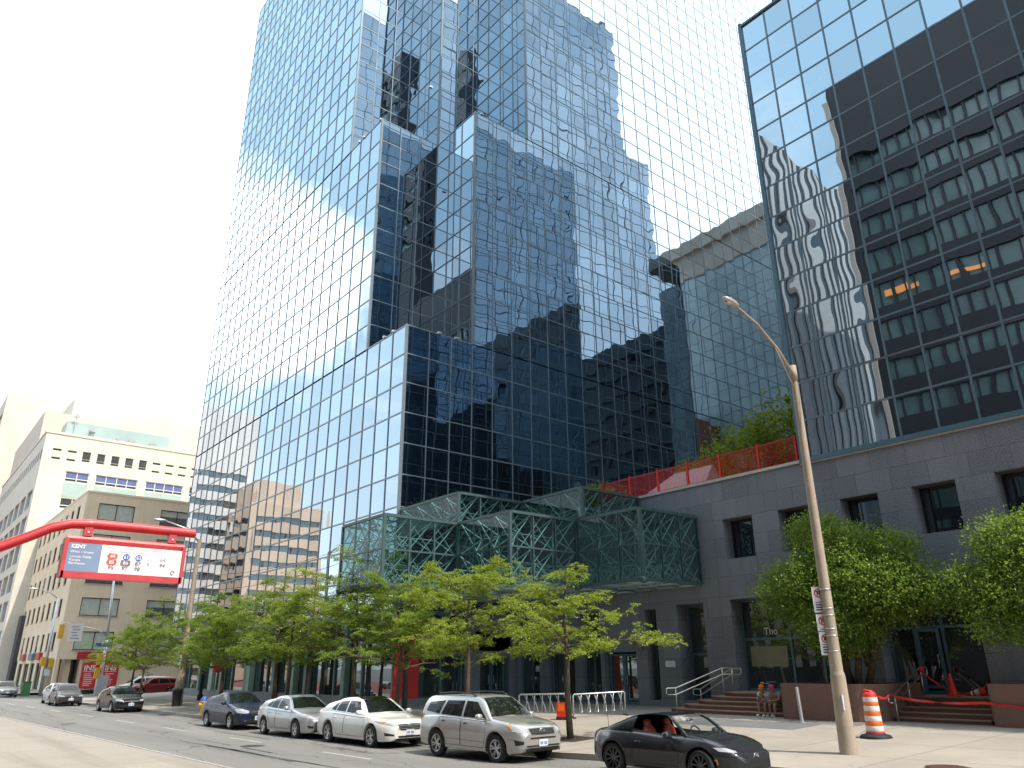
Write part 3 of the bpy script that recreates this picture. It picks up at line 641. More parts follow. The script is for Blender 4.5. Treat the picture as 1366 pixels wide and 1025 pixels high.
fr.build('frame',MAT['dark_teal'],ca);lat.build('lattice',MAT['pale_teal'],ca,smooth=True)
gl.build('glass_skin',clear_glass('canopy_glass',(.52,.68,.68),.97,.01),ca)
for x,y in ((X0,Y0),(X1,Y0),(X1,Y1),(X2,Y1),(X2,Y2),(X3,Y2)): 
    nd=MB();nd.blob((x,y,ZB-.02),(.16,.16,.16),2.,6,8);nd.build('node',MAT['dark_teal'],ca,smooth=True)
for k,(x,y) in enumerate(((-29.2,18.6),(-25.4,22.2),(-26.8,26.4))):
    s=MB();s.lathe([(.0,.0),(.16,.02),(.2,.16),(.12,.3),(.05,.34),(.05,.75)],10,(x,y,ZB-.72));o=s.build('hanging_lamp',MAT['dark'],ca,smooth=True)
# ------------------------------------------------------------------ other buildings
def banded(root,wall_m,glass_m,x0,x1,y0,y1,z1,faces,rows,wtop,pitch,band,margin,z0=0.):
    """box building with real recessed window bands on listed faces"""
    w=MB()
    for f in ('-y','+y','-x','+x'):
        ori='X' if 'y' in f else 'Y';const={'-y':y0,'+y':y1,'-x':x0,'+x':x1}[f];out=-1 if f[0]=='-' else 1
        u0,u1=(x0,x1) if ori=='X' else (y0,y1)
        hs=[(u0+margin,u1-margin,wtop-k*pitch-band,wtop-k*pitch,.35) for k in range(rows)] if f in faces else []
        holes_wall(w,ori,const,out,u0,u1,z0,z1,hs,.35)
        if hs:
            g=MB();m=MB()
            for h in hs:
                facade(g,m,ori,const-out*.35,h[0],h[1],h[2],h[3],1.5,99,h[0],0,out,.10,.06,True,False)
            g.build('window_band',glass_m,root);m.build('window_mullion',MAT['frame_dark'],root)
    w.quad((x0,y0,z1-.02),(x1,y0,z1-.02),(x1,y1,z1-.02),(x0,y1,z1-.02))
    w.build('wall',wall_m,root)
MAT['rearglass']=M('rear_glass',(.16,.24,.27),.2,0,.3,.15,coat=.5)
# corner shop building across the cross street
cb=thing('corner_building','tan concrete office block with a red shop on its corner across the side street','building',(-98,16.4,0))
tx0,tx1,ty0,ty1,tz=-128.,-98.,16.4,40.,21.5
rows=[18.45,14.9,11.35,7.85,4.25]
hx=[];hy=[]
for zb in rows:
    for a in (17.8,24.65,31.4): hx.append((a,a+3.9,zb,zb+1.95,.18))
    for k in range(8): hy.append((-127.2+k*3.55,-125.7+k*3.55,zb,zb+1.95,.18))
sx=[(16.75,18.75,.1,3.3,2.2)];sy=[(-104.5,-98.6,.1,3.3,1.6),(-109.5,-106.0,.1,3.,.25),(-113.9,-111.,.1,3.,.3),(-118.5,-115.,.1,3.,.25),(-123,-120,.1,3.,.25),(-127,-124.5,.1,3.4,.5)]
w=MB();holes_wall(w,'Y',tx1,1,ty0,ty1,-.5,tz,hx+sx);holes_wall(w,'X',ty0,-1,tx0,tx1,-.5,tz,hy+sy)
w.quad((tx0,ty0,tz),(tx1,ty0,tz),(tx1,ty1,tz),(tx0,ty1,tz));w.build('wall',MAT['tan'],cb)
w=MB();w.box(tx0,tx1+.05,ty0-.05,ty0+.2,tz-.02,tz+.22);w.box(tx1-.2,tx1+.05,ty0+.2,ty1,tz-.02,tz+.22);w.build('parapet',MAT['tan'],cb)
gl_d=shop_glass('office_glass',(.03,.035,.035),.22)
MAT['blind2']=M('grey_blind',(.33,.37,.36),.7,0,.15)
random.seed(11)
for h in hx:
    window(cb,'Y',tx1,1,h,.18,gl_d,MAT['frame_dark'],.09,mull=((h[0]+h[1])/2,),blind=random.choice((.95,.5,None,.95,.4)))
for h in hy: window(cb,'X',ty0,-1,h,.18,gl_d,MAT['frame_dark'],.07,mull=((h[0]+h[1])/2,),blind=random.choice((None,.4,None,.7)))
MAT['sill']=M('pale_sill',(.45,.40,.33),.7,0,.1)
for h in hx: q=MB();q.box(tx1+.002,tx1+.07,h[0]-.1,h[1]+.1,h[2]-.1,h[2]-.01);q.build('window_sill',MAT['sill'],cb)
for h in hy: q=MB();q.box(h[0]-.08,h[1]+.08,ty0-.07,ty0-.002,h[2]-.1,h[2]-.01);q.build('window_sill',MAT['sill'],cb)
for h in sy[1:]: window(cb,'X',ty0,-1,h,h[4],MAT['shop'],MAT['frame_dark'],.1,mull=((h[0]+h[1])/2,),name='shop_window')
w=MB();w.box(tx1-2.2,tx1-2.15,16.75,18.75,.1,3.3);w.build('shop_glazing',MAT['shop'],cb)
w=MB();w.box(tx1-.42,tx1-.02,16.95,17.25,-.2,3.3);w.build('column',M('pinkish_column',(.45,.30,.22),.7),cb)
fs=MB();fs.box(tx1,tx1+.22,18.35,24.2,3.34,4.05);fs.build('fascia_sign',MAT['red'],cb)
text_mesh('fascia_lettering','INS  MARKET',.62,MAT['white'],frameM((tx1+.235,20.2,3.47),(0,1,0),(0,0,1)),cb,bold=.02)
for k,(y,wd) in enumerate(((19.05,1.75),(21.15,1.6))):
    s=MB();s.box(tx1+.01,tx1+.12,y,y+wd,.35,3.15);o=s.build('window_poster',M('poster_red_%d'%k,(.60,.03,.035),.5,0,.06),cb)
    text_mesh('poster_lettering','INS',.78,MAT['white'],frameM((tx1+.135,y+.18,2.15),(0,1,0),(0,0,1)),o,bold=.02)
    l=MB();random.seed(k)
    l.box(tx1+.121,tx1+.13,y+.15,y+wd-.2,2.0,2.06)
    for r_ in range(7): l.box(tx1+.121,tx1+.13,y+.3,y+wd-.35-random.random()*.5,1.75-.19*r_,1.83-.19*r_)
    l.build('poster_print',M('poster_white_%d'%k,(.72,.66,.64),.6),o)
s=MB();s.box(tx1+.01,tx1+.1,20.9,20.98,.35,3.15);s.build('poster_edge',M('poster_yellow',(.75,.45,.05),.5),cb)
for (x,c_,nm) in ((-108,(.40,.03,.05),'a'),(-113,(.10,.20,.24),'b'),(-119.5,(.45,.10,.08),'c')):
    s=MB();s.box(x-1.4,x+1.4,ty0-.35,ty0,3.35,4.1);s.build('shop_sign',M('shop_sign_'+nm,c_,.5),cb)
s=MB();s.box(-127.8,-125.4,ty0-.5,ty0,-.3,9.2);s.build('dark_pier',M('dark_slab',(.05,.05,.055),.5),cb)
# cream block behind it
cr_=thing('office_block','cream office block with blue-blinded window strip, rising behind the tan corner building','building',(-128,14.5,0))
x0,x1,y0,y1,z1=-176.,-128.2,14.5,46.,35.6
hx=[];zb=[(28.75,30.2,16.9+1.2*0)]
hb=[(18.0,21.2),(22.1,28.1),(29.3,35.0),(36.0,38.6)]
for a,b in hb: hx.append((a,b,28.65,30.25,.25));hx.append((a,b,24.6,26.2,.25))
sm=[]
for k in range(11):
    y=15.7+k*2.02
    if 2<=k<=6: sm.append((y,y+1.15,31.9,33.5,.2))
    else: sm.append((y,y+1.2,33.05,33.4,.2));sm.append((y,y+1.2,31.75,32.1,.2))
hy=[];
for k in range(7):
    for r_ in range(6): hy.append((-172+k*6.2,-167.2+k*6.2,4.6+r_*4.0,7.4+r_*4.0,.3))
for k in range(20): hy.append((-173+k*2.25,-171.8+k*2.25,31.7,33.3,.2))
w=MB();holes_wall(w,'Y',x1,1,y0,y1,-.5,z1,hx+sm);holes_wall(w,'X',y0,-1,x0,x1,-.5,z1,hy);w.quad((x0,y0,z1),(x1,y0,z1),(x1,y1,z1),(x0,y1,z1));w.quad((x0,y0,0),(x0,y1,0),(x0,y1,z1),(x0,y0,z1))
w.build('wall',MAT['cream'],cr_)
MAT['blueblind']=M('blue_blind',(.10,.14,.33),.6,0,.15)
for i,h in enumerate(hx):
    n=max(2,round((h[1]-h[0])/1.45));ww=window(cr_,'Y',x1,1,h,.25,gl_d,MAT['white'],.1,mull=[h[0]+(h[1]-h[0])*k/n for k in range(1,n)],trans=(h[2]+.5,))
    if i in (0,2,4):
        q=MB();q.box(x1-.209,x1-.203,h[0]+.1,h[1]-.1,h[2]+.55,h[3]-.1);q.build('blind',MAT['blueblind'],ww)
for h in sm: window(cr_,'Y',x1,1,h,.2,gl_d,MAT['cream'],.04,trans=(h[2]+.4,) if h[3]-h[2]>1 else ())
for h in hy: window(cr_,'X',y0,-1,h,h[4],gl_d,MAT['frame_dark'] if h[2]>30 else MAT['galv'],.09,mull=[h[0]+(h[1]-h[0])*k/3 for k in (1,2)] if h[1]-h[0]>2 else ())
for a,b in hb:
    q=MB();q.box(x1+.002,x1+.05,a,b,26.35,28.5);q.build('spandrel_panel',MAT['aqua'],cr_)
w=MB();w.box(x0,x1+.12,y0-.12,y1,z1,z1+.35);w.build('parapet',MAT['cream'],cr_)
w=MB();w.box(-150,-133,17.5,33.0,z1+.35,39.2);w.build('plant_room',MAT['aqua'],cr_)
w=MB();w.box(-168,-136.5,14.6,30.5,z1+.36,41.2);w.build('penthouse',MAT['beige'],cr_)
w=MB();w.box(-175,-141,19,27.0,41.2,45.8);w.build('penthouse',MAT['cream'],cr_)
for (y,z) in ((18.6,40.4),(21.2,38.4)): w=MB();w.tube([(-132.6,y,z1),(-132.6,y,z-.45)],.07,6);w.box(-132.9,-132.3,y-.4,y+.4,z-.5,z);w.build('roof_vent',MAT['galv'],cr_)
for y in (24.5,26.3,29.5): w=MB();w.box(-131.6,-130.6,y,y+1.1,z1+.35,z1+1.5);w.build('roof_vent',MAT['galv'],cr_)
# beige banded block further down the street
bb=thing('apartment_block','tall beige block with thin horizontal bands at the left edge, far down the street','building',(-200,13,0))
banded(bb,MAT['beige'],gl_d,-300,-186.,12.5,60,58.,('-y',),14,54.,3.7,1.3,2.)
# ---- across the street behind the viewer and in the rear: seen only in the glass
ob=thing('slab_building','dark brown slab with teal window rows, mirrored in the right-hand tower glass','building',(0,-10,0))
dk=M('dark_brown_panel',(.016,.018,.024),.5,0,.2,.6);tg=M('teal_window',(.17,.26,.26),.15,0,.35,.35)
x0,x1,y1,z1=-29.,34.,-7.,58.2
w=MB();hs=[]
for r_ in range(12): hs.append((x0+1.6,x1-1,48.6-3.55*r_-1.65,48.6-3.55*r_,.2))
holes_wall(w,'X',y1,1,x0+.9,x1,0,z1,hs);w.quad((x0+.9,y1,z1),(x1,y1,z1),(x1,-28,z1),(x0+.9,-28,z1));w.quad((x0+.9,y1,0),(x0+.9,-28,0),(x0+.9,-28,z1),(x0+.9,y1,z1));w.build('wall',dk,ob)
g=MB();m=MB()
for h in hs: facade(g,m,'X',y1-.2,h[0],h[1],h[2],h[3],.98,99,h[0],0,1,.17,.14,True,False)
g.build('window_band',tg,ob);m.build('window_mullion',dk,ob)
pr_=MB();pr_.box(x0+.5,x0+.9,-8.2,y1+.15,0,z1-2.2);pr_.build('corner_pier',M('pale_pier',(.50,.45,.42),.6,0,.08),ob)
pr_=MB()
for (a,b,z) in ((-26,-23.2,33.4),(-20.6,-18.1,33.2),(-11,-8.4,33.4),(-25,-22.5,31.9)): pr_.box(a,b,y1-.19,y1-.12,z,z+.28)
lm=bpy.data.materials.new('warm_ceiling_lamp');lm.use_nodes=True;lb=lm.node_tree.nodes['Principled BSDF'];lb.inputs['Base Color'].default_value=(.8,.3,.08,1);lb.inputs['Emission Color'].default_value=(1,.38,.10,1);lb.inputs['Emission Strength'].default_value=.8
pr_.build('ceiling_lamp',lm,ob)
fb=thing('finned_tower','dark tower with pale vertical fins, mirrored in the right-hand tower glass','building',(-47,-25,0))
w=MB();w.box(-62,-40.,-34.6,-13.5,0,63.);w.build('wall',M('black_glass',(.015,.016,.02),.2,0,.1),fb)
f_=MB()
for k in range(13): f_.box(-40.,-39.9,-14.25-k*1.6,-13.5-k*1.6,2,63)
for k in range(13): f_.box(-61-0+k*1.6,-60.2+k*1.6,-13.501,-13.4,2,63)
f_.build('fin',M('pale_fin',(.50,.50,.50),.6,0,.1),fb)
wb_=thing('white_tower','white office tower with dark window bands, mirrored low in the left tower glass','building',(-190,-16,0))
banded(wb_,M('white_precast',(.66,.64,.62),.6,0,.06),gl_d,-215,-180.,-23.,-8.6,61.5,('+x','+y'),14,46.,3.35,1.45,1.2)
be_=thing('parking_block','beige block with deep dark bands, mirrored beside the white tower in the glass','building',(-175,-30,0))
banded(be_,M('peach_render',(.62,.47,.35),.7,0,.08,.3),gl_d,-196,-166.,-36.2,-18.6,37.,('+x','+y'),10,34.2,3.2,1.3,.9)
w=MB();w.box(-190,-168,-30.,-20.,37.,42.6);w.build('penthouse',M('peach_render_b',(.60,.46,.35),.7,0,.08,.3),be_)
th=thing('rear_tower','glass tower with a concrete crown, mirrored at the right of the left tower','building',(-4,90,0))
g=MB();m=MB();facade(g,m,'X',90.,-33.,26.,0,60.,1.6,1.812,-33,0,-1)
g.build('glass_facade',M('teal_curtain_glass',(.70,.84,.88),.2,0,.22,.12,coat=.6),th);m.build('mullion_grid',MAT['mull'],th)
w=MB();cc=M('crown_concrete',(.82,.70,.58),.8,0,.12,.3)
w.box(-34,27,89.2,115,64.2,66.4);w.box(-24,27,89.8,115,60.,64.2);w.build('crown',cc,th)
w=MB();w.box(-33,26,90.3,115,0,60);w.build('wall',MAT['dark'],th)
br_=thing('brick_building','low brown brick building behind the courtyard, seen mirrored in the glass','building',(0,84,0))
banded(br_,MAT['brown'],gl_d,-10.,16.,81.,88.,34.,('-y',),8,31.,3.6,1.7,1.2)
w=MB();w.box(-6,4,82,87,34,37.5);w.build('penthouse',MAT['brown'],br_)
rb=thing('grey_tower','grey glass block behind the left tower, seen mirrored in the glass','building',(-56,108,0))
banded(rb,M('grey_green',(.12,.16,.17),.5,0,.1),M('grey_green_glass',(.09,.12,.135),.4,0,.2,.2),-78.,-36.5,100.,120.,60.,('-y','+x'),15,57.,3.7,2.3,1.)
eb=thing('east_block','dark stone block east of the towers, seen mirrored in the glass','building',(70,60,0))
banded(eb,M('dark_stone',(.06,.055,.05),.7,0,.15,.3),gl_d,52.,80.,58.,110.,46.,('-x','-y'),11,43.,3.8,1.9,1.5)

sb=thing('south_block','long dark office block far behind the courtyard, seen mirrored in the glass','building',(-20,150,0))
banded(sb,M('dark_brick',(.05,.047,.05),.8,0,.2,.2),M('dark_brick_glass',(.035,.04,.05),.5,0,.2,.2),-120.,90.,140.,158.,72.,('-y',),17,68.,4.,1.9,2.)
rw=MB();rm=MB();facade(rw,rm,'X',YR2+.15,XC,XE,0,52.,QW,QH,XC,ZR,1);o_=rw.build('rear_glazing',MAT['rearglass'],rtw);rm.build('mullion_grid',MAT['mull'],rtw)

dt=thing('dark_tower','tall dark tower across the street, mirrored in the notches of the left tower','building',(12,-18,58))
banded(dt,dk,tg,19.5,33.9,-12.4,-9.,122.,('+y','-x'),13,118.,3.6,1.7,1.6,58.3)
# ------------------------------------------------------------------ cars (x forward, origin on the ground under the wheelbase centre)
def interp(pts,x):
    if x<=pts[0][0]:return pts[0][1]
    if x>=pts[-1][0]:return pts[-1][1]
    for i in range(len(pts)-1):
        if x<=pts[i+1][0]:
            x0,y0=pts[i];x1,y1=pts[i+1]
            def sl(j):
                if j<=0: return (pts[1][1]-pts[0][1])/(pts[1][0]-pts[0][0])
                if j>=len(pts)-1: return (pts[-1][1]-pts[-2][1])/(pts[-1][0]-pts[-2][0])
                a=(pts[j][1]-pts[j-1][1])/(pts[j][0]-pts[j-1][0]);b=(pts[j+1][1]-pts[j][1])/(pts[j+1][0]-pts[j][0])
                return 0 if a*b<=0 else 2*a*b/(a+b)
            h=x1-x0;q=(x-x0)/h;m0,m1=sl(i)*h,sl(i+1)*h
            return (2*q**3-3*q*q+1)*y0+(q**3-2*q*q+q)*m0+(-2*q**3+3*q*q)*y1+(q**3-q*q)*m1
def wheel_meshes(R_,rimr,spokes,alloy_dark,w=.20):
    ty=MB();ty.lathe([(rimr-.02,-w/2+.02),(rimr+.015,-w/2),(R_-.035,-w/2),(R_-.008,-w/2+.025),(R_,-w/2+.05),(R_,w/2-.05),(R_-.02,w/2-.01),(rimr,w/2)],28,axis='y')
    ri=MB();ri.lathe([(rimr,-w/2+.005),(rimr-.02,-w/2+.012),(rimr-.03,-w/2+.05),(rimr-.035,.05)],28,axis='y')
    ri.lathe([(.0,-w/2+.03),(.045,-w/2+.03),(.06,-w/2+.045),(.06,.04)],12,axis='y')
    for k in range(spokes):
        for s in ((-1,1) if spokes<=6 else (0,)):
            a=2*math.pi*k/spokes+s*.13;a2=2*math.pi*k/spokes+s*.20
            p=(.045*math.cos(a),-w/2+.045,.045*math.sin(a));q=((rimr-.02)*math.cos(a2),-w/2+.02,(rimr-.02)*math.sin(a2))
            ri.beam(p,q,.035 if spokes<=6 else .03,.03,up=(0,1,0))
    bk=MB();bk.lathe([(0,.02),(rimr-.03,.02)],20,axis='y')
    return ty,ri,bk
class Car:
    def __init__(s,sp):
        s.sp=sp;s.mb=MB();sp_=sp
        wb,Rw,Ra=sp['wb'],sp['R'],sp['R']+sp.get('gap',.055)
        xs=set();xr=-wb/2-sp['ro'];xf=wb/2+sp['fo']
        for k in range(0,45): xs.add(round(xr+(xf-xr)*k/44,4))
        for e in (.015,.04,.08,.14,.22,.32): xs.add(round(xr+e,4));xs.add(round(xf-e,4))
        for xw in (-wb/2,wb/2):
            for k in range(0,15):
                xs.add(round(xw-Ra*math.cos(math.pi*k/14),4))
        xs=sorted(xs);st=[]
        for x in xs:
            ar=None
            for xw in (-wb/2,wb/2):
                d=abs(x-xw)
                if d<=Ra+1e-4: ar=Rw+math.sqrt(max(0,Ra*Ra-d*d))
            edge=any(abs(abs(x-xw)-Ra)<1e-3 for xw in (-wb/2,wb/2))
            if edge:
                inner=Rw
                left=any(abs((x-xw)+Ra)<1e-3 for xw in (-wb/2,wb/2))
                st+= [(x,None),(x,inner)] if left else [(x,inner),(x,None)]
            else: st.append((x,ar))
        s.xr,s.xf=xr,xf
        rings=[]
        for x,ar in st:
            W=sp['W']*interp(sp['plan'],x);b=interp(sp['bot'],x);be=interp(sp['belt'],x);tp=interp(sp['top'],x)
            z0=max(b,ar) if ar else b
            z0=min(z0,be-.03)
            half=[(0,z0),(W*.8,z0)]
            flare=0.
            for xw in (-wb/2,wb/2):
                d=abs(x-xw)
                if d<Ra*1.5: flare=max(flare,sp.get('flare',.02)*(1-d/(Ra*1.5)))
            for k in range(9):
                z=z0+(be-z0)*k/8
                q=(z-sp['mid'])/(be-sp['mid']) if z>sp['mid'] else (sp['mid']-z)/(sp['mid']-.15)
                y=W*(1-(.075 if z>sp['mid'] else .05)*min(1.,abs(q))**2.2)+flare*(1-min(1,abs(q)))
                if k==0:y-=.012
                half.append((y,z))
            ys=half[-1][0]
            half+=[(ys*.955,be+.35*(tp-be)+.012),(ys*.80,be+.74*(tp-be)+.012),(ys*.45,be+.95*(tp-be)+.006),(0,tp)]
            rings.append((x,half))
        n=len(rings[0][1])
        vs=[]
        for x,h in rings:
            vs+=[(x,y,z) for y,z in h]+[(x,-y,z) for y,z in h[1:-1]][::-1]
        m=2*n-2;fs=[];mi=[]
        cp=sp.get('cockpit')
        for i in range(len(rings)-1):
            for k in range(m):
                k2=(k+1)%m;f=[i*m+k,i*m+k2,(i+1)*m+k2,(i+1)*m+k]
                c=sum((Vector(vs[j]) for j in f),Vector())/4
                if cp and cp[0]<c.x<cp[1] and abs(c.y)<cp[2] and c.z>cp[3]: continue
                under=k in (0,m-1)
                s.mb.add([],[],0);s.mb.f.append(f);s.mb.m.append(1 if under else 0)
        s.mb.v=vs
        s.mb.f.append(list(range(m)));s.mb.m.append(0);s.mb.f.append([(len(rings)-1)*m+k for k in range(m)][::-1]);s.mb.m.append(0)
        # greenhouse
        s.cab(sp)
        s.bvh=BVHTree.FromPolygons([Vector(v) for v in s.mb.v],[f for f in s.mb.f if len(f)>2])
    def cab(s,sp):
        rp=sp['roof'];x0,x1=rp[0][0],rp[-1][0];N=40;hf=max(z for _,z in rp)-interp(sp['belt'],0)
        rings=[]
        xs=sorted({round(x0+(x1-x0)*k/N,4) for k in range(N+1)}|{round(p[0],4) for p in rp})
        for x in xs:
            be=interp(sp['belt'],x)-.02;r=interp(rp,x);W=sp['W']*interp(sp['plan'],x)*.925
            r=max(r,be+.01);h=r-be
            yb=W;yt=yb-(yb-sp['rw'])*min(1,h/hf)**1.0
            half=[(yb,be)]
            for q in (.2,.4,.6,.8): half.append((yb+(yt-yb)*q*.95+ .02*math.sin(math.pi*q)*min(1,h/.3),be+h*q*.93))
            half+=[(yt*.985,be+h*.945),(yt*.93,be+h*.978),(yt*.75,be+h*.993),(yt*.4,r-.001),(0,r)]
            rings.append((x,half))
        n=len(rings[0][1]);m=2*n-1;o=len(s.mb.v)
        for x,h in rings: s.mb.v+=[(x,y,z) for y,z in h]+[(x,-y,z) for y,z in h[:-1]][::-1]
        skip=sp.get('cabskip')
        for i in range(len(rings)-1):
            for k in range(m-1):
                f=[o+i*m+k,o+i*m+k+1,o+(i+1)*m+k+1,o+(i+1)*m+k]
                c=sum((Vector(s.mb.v[j]) for j in f),Vector())/4
                if skip and skip(c,k,m): continue
                s.mb.f.append(f);s.mb.m.append(sp.get('roofmi',0) if skip else 0)
    def hit(s,kind,a,b):
        if kind=='R': o,d=Vector((a,-3,b)),Vector((0,1,0))
        elif kind=='L': o,d=Vector((a,3,b)),Vector((0,-1,0))
        elif kind=='F': o,d=Vector((6,a,b)),Vector((-1,0,0))
        elif kind=='B': o,d=Vector((-6,a,b)),Vector((1,0,0))
        else: o,d=Vector((a,b,4)),Vector((0,0,-1))
        loc,nor,_,_=s.bvh.ray_cast(o,d)
        if loc is None: return None
        if nor.dot(d)>0:nor=-nor
        return loc,nor
    def patch(s,mb,kind,top,bot,off=.005,rows=5,sub=5,mi=0):
        """grid between polylines top and bot (2-D in the projection plane), laid onto the body"""
        def dens(p):
            o=[]
            for i in range(len(p)-1):
                for k in range(sub): o.append(tuple(p[i][j]+(p[i+1][j]-p[i][j])*k/sub for j in (0,1)))
            return o+[tuple(p[-1])]
        T,Bt=dens(top),dens(bot);g=[];
        for r in range(rows+1):
            row=[]
            for a,b in zip(T,Bt):
                q=[a[j]+(b[j]-a[j])*r/rows for j in (0,1)]
                h=s.hit(kind,*q);row.append(None if h is None else h[0]+h[1]*off)
            g.append(row)
        for r in range(rows):
            for k in range(len(T)-1):
                f=[g[r][k],g[r][k+1],g[r+1][k+1],g[r+1][k]]
                if any(v is None for v in f):continue
                if max((f[i]-f[(i+1)%4]).length for i in range(4))>.6: continue
                if kind in('R',): f=f[::-1]
                mb.add(f,[[0,1,2,3]],mi)
    def line(s,mb,kind,pts,w=.007,off=.0025,mi=0):
        for (a,b) in zip(pts[:-1],pts[1:]):
            n=max(2,int(math.dist(a,b)/.08))
            d=((b[0]-a[0])/math.dist(a,b),(b[1]-a[1])/math.dist(a,b));pr_=(-d[1]*w/2,d[0]*w/2)
            for k in range(n):
                p=[a[j]+(b[j]-a[j])*k/n for j in(0,1)];q=[a[j]+(b[j]-a[j])*(k+1)/n for j in(0,1)]
                vs=[]
                for (c,sg) in ((p,1),(q,1),(q,-1),(p,-1)):
                    h=s.hit(kind,c[0]+sg*pr_[0],c[1]+sg*pr_[1])
                    if h is None: vs=None;break
                    vs.append(h[0]+h[1]*off)
                if vs: mb.add(vs,[[0,1,2,3]],mi)
def make_car(name,label,sp,paint_m,loc,rz,detail=True):
    c=Car(sp);root=thing(name,label,sp.get('cat','car'),(0,0,0),0)
    body=c.mb.build('body',[paint_m,MAT['black'],sp.get('roofmat',MAT['black'])],root,smooth=True,angle=40,world=False)
    wb=sp['wb'];W=sp['W']
    def part(nm,mat,fn,parent=root,smooth=True):
        mb=MB();fn(mb)
        if mb.f: return mb.build(nm,mat,parent,smooth=smooth,world=False)
    glassm=sp.get('glass',MAT['carglass'])
    for side in ('R','L'):
        for i,w in enumerate(sp['side_windows']):
            part('side_window',glassm,lambda mb:c.patch(mb,side,w[0],w[1],.006,4,4))
        if sp.get('window_trim'): part('window_trim',MAT[sp['window_trim']],lambda mb:c.line(mb,side,sp['trim_path'],.022,.006))
        for i,d in enumerate(sp['doors']):
            def fn(mb,d=d):
                for a,b in zip(d,d[1:]+d[:1]): c.line(mb,side,[a,b],.011,.003)
            dr=part('door',MAT['black'],fn)
            hx,hz=sp['handles'][i]
            def fh(mb):
                h=c.hit(side,hx,hz)
                if h: mb.blob(h[0]+h[1]*.018,(.085,.014,.018),3,6,10)
            if dr: part('handle',sp.get('handlemat',paint_m),fh,dr)
        sy=-1 if side=='R' else 1
        def fm(mb):
            x,z=sp['mirror'];h=c.hit(side,x,z)
            y=h[0].y if h else sy*W*.9
            mb.blob((x,y+sy*.15,z+.04),(.075,.11,.075),2.6,8,12)
            mb.tube([(x+.02,y-sy*.02,z-.02),(x,y+sy*.09,z+.0)],.022,6)
        part('side_mirror',sp.get('mirmat',paint_m),fm)
    part('windshield',sp.get('wsglass',glassm),lambda mb:c.patch(mb,'F',sp['ws'][0],sp['ws'][1],.007,8,8))
    if sp.get('rw_'): part('rear_window',glassm,lambda mb:c.patch(mb,'B',sp['rw_'][0],sp['rw_'][1],.007,6,6))
    for hl in sp['headlights']:
        for sg in (-1,1):
            h=part('headlight',MAT['lens'],lambda mb:c.patch(mb,'F',[(sg*a,b) for a,b in hl[0]],[(sg*a,b) for a,b in hl[1]],.007,4,4))
            if h and sp.get('amber'):
                am=sp['amber'];part('indicator',MAT['amber'],lambda mb:c.patch(mb,'F',[(sg*a,b) for a,b in am[0]],[(sg*a,b) for a,b in am[1]],.010,3,3),h)
    for tl in sp.get('tails',[]):
        for side in ('R','L'): part('tail_light',MAT['tail'],lambda mb:c.patch(mb,side,tl[0],tl[1],.007,3,4))
    for tl in sp.get('markers',[]):
        for side in ('R','L'): part('side_marker',MAT['amber'],lambda mb:c.patch(mb,side,tl[0],tl[1],.007,3,3))
    for g in sp['grilles']:
        gp=part('grille',MAT['black'],lambda mb:c.patch(mb,'F',g[0],g[1],.006,4,8))
        for z in g[2] if len(g)>2 else ():
            def fl(mb,z=z):
                ww=abs(g[0][0][0])*.97;c.line(mb,'F',[(-ww,z),(ww,z)],.014,.011)
            part('grille_bar',MAT['chrome'] if sp.get('chromebar',True) else MAT['dark'],fl,gp)
    for f in sp.get('fogs',[]):
        for sg in (-1,1): part('fog_lamp',MAT['black'],lambda mb:c.patch(mb,'F',[(sg*a,b) for a,b in f[0]],[(sg*a,b) for a,b in f[1]],.006,3,3))
    for s_ in sp.get('seams',[]):
        part('panel_gap',MAT['black'],lambda mb:[c.line(mb,k,p,.009,.003) for k,p in s_])
    pz=sp.get('plate')
    if pz:
        h=c.hit('F',0,pz)
        if h:
            x=h[0].x+.018;pl=part('license_plate',MAT['plate'],lambda mb:mb.box(x-.014,x,-.155,.155,pz-.078,pz+.078),smooth=False)
            def ink(mb):
                for k in range(7):
                    if k==3: continue
                    y=-.115+k*.036;mb.box(x+.001,x+.003,y,y+.022,pz-.045,pz+.03)
            part('plate_number',MAT['blue'],ink,pl,False)
    em=sp.get('emblem')
    if em:
        h=c.hit('F',0,em[0])
        if h:
            x=h[0].x+.012;z=em[0];s0=em[2]
            def ell(mb,cy,cz,a,b,r=.009,n=18): mb.tube([(x,cy+a*math.cos(2*math.pi*k/n),cz+b*math.sin(2*math.pi*k/n)) for k in range(n+1)],r,5,caps=False)
            def fe(mb):
                if em[1]=='ovals': ell(mb,0,z,.085*s0,.058*s0);ell(mb,0,z,.034*s0,.055*s0);ell(mb,0,z+.022*s0,.06*s0,.025*s0)
                elif em[1]=='h': ell(mb,0,z,.085*s0,.048*s0);mb.beam((x,-.035*s0,z-.035),(x,-.02*s0,z+.035),.016,.012);mb.beam((x,.02*s0,z-.035),(x,.035*s0,z+.035),.016,.012);mb.beam((x,-.03*s0,z-.008),(x,.03*s0,z+.008),.014,.012)
                elif em[1]=='ring': ell(mb,0,z,.062*s0,.062*s0);mb.beam((x,-.045*s0,z+.04),(x,0,z-.045),.012);mb.beam((x,.045*s0,z+.04),(x,0,z-.045),.012)
                else: ell(mb,0,z,.075*s0,.055*s0);mb.beam((x,-.07*s0,z+.03),(x,0,z-.01),.014);mb.beam((x,.07*s0,z+.03),(x,0,z-.01),.014)
            part('emblem',MAT['chrome'],fe)
    ty,ri,bk=wheel_meshes(sp['R'],sp['rim'],sp['spokes'],None)
    tr=W-.11
    tme=rme=None
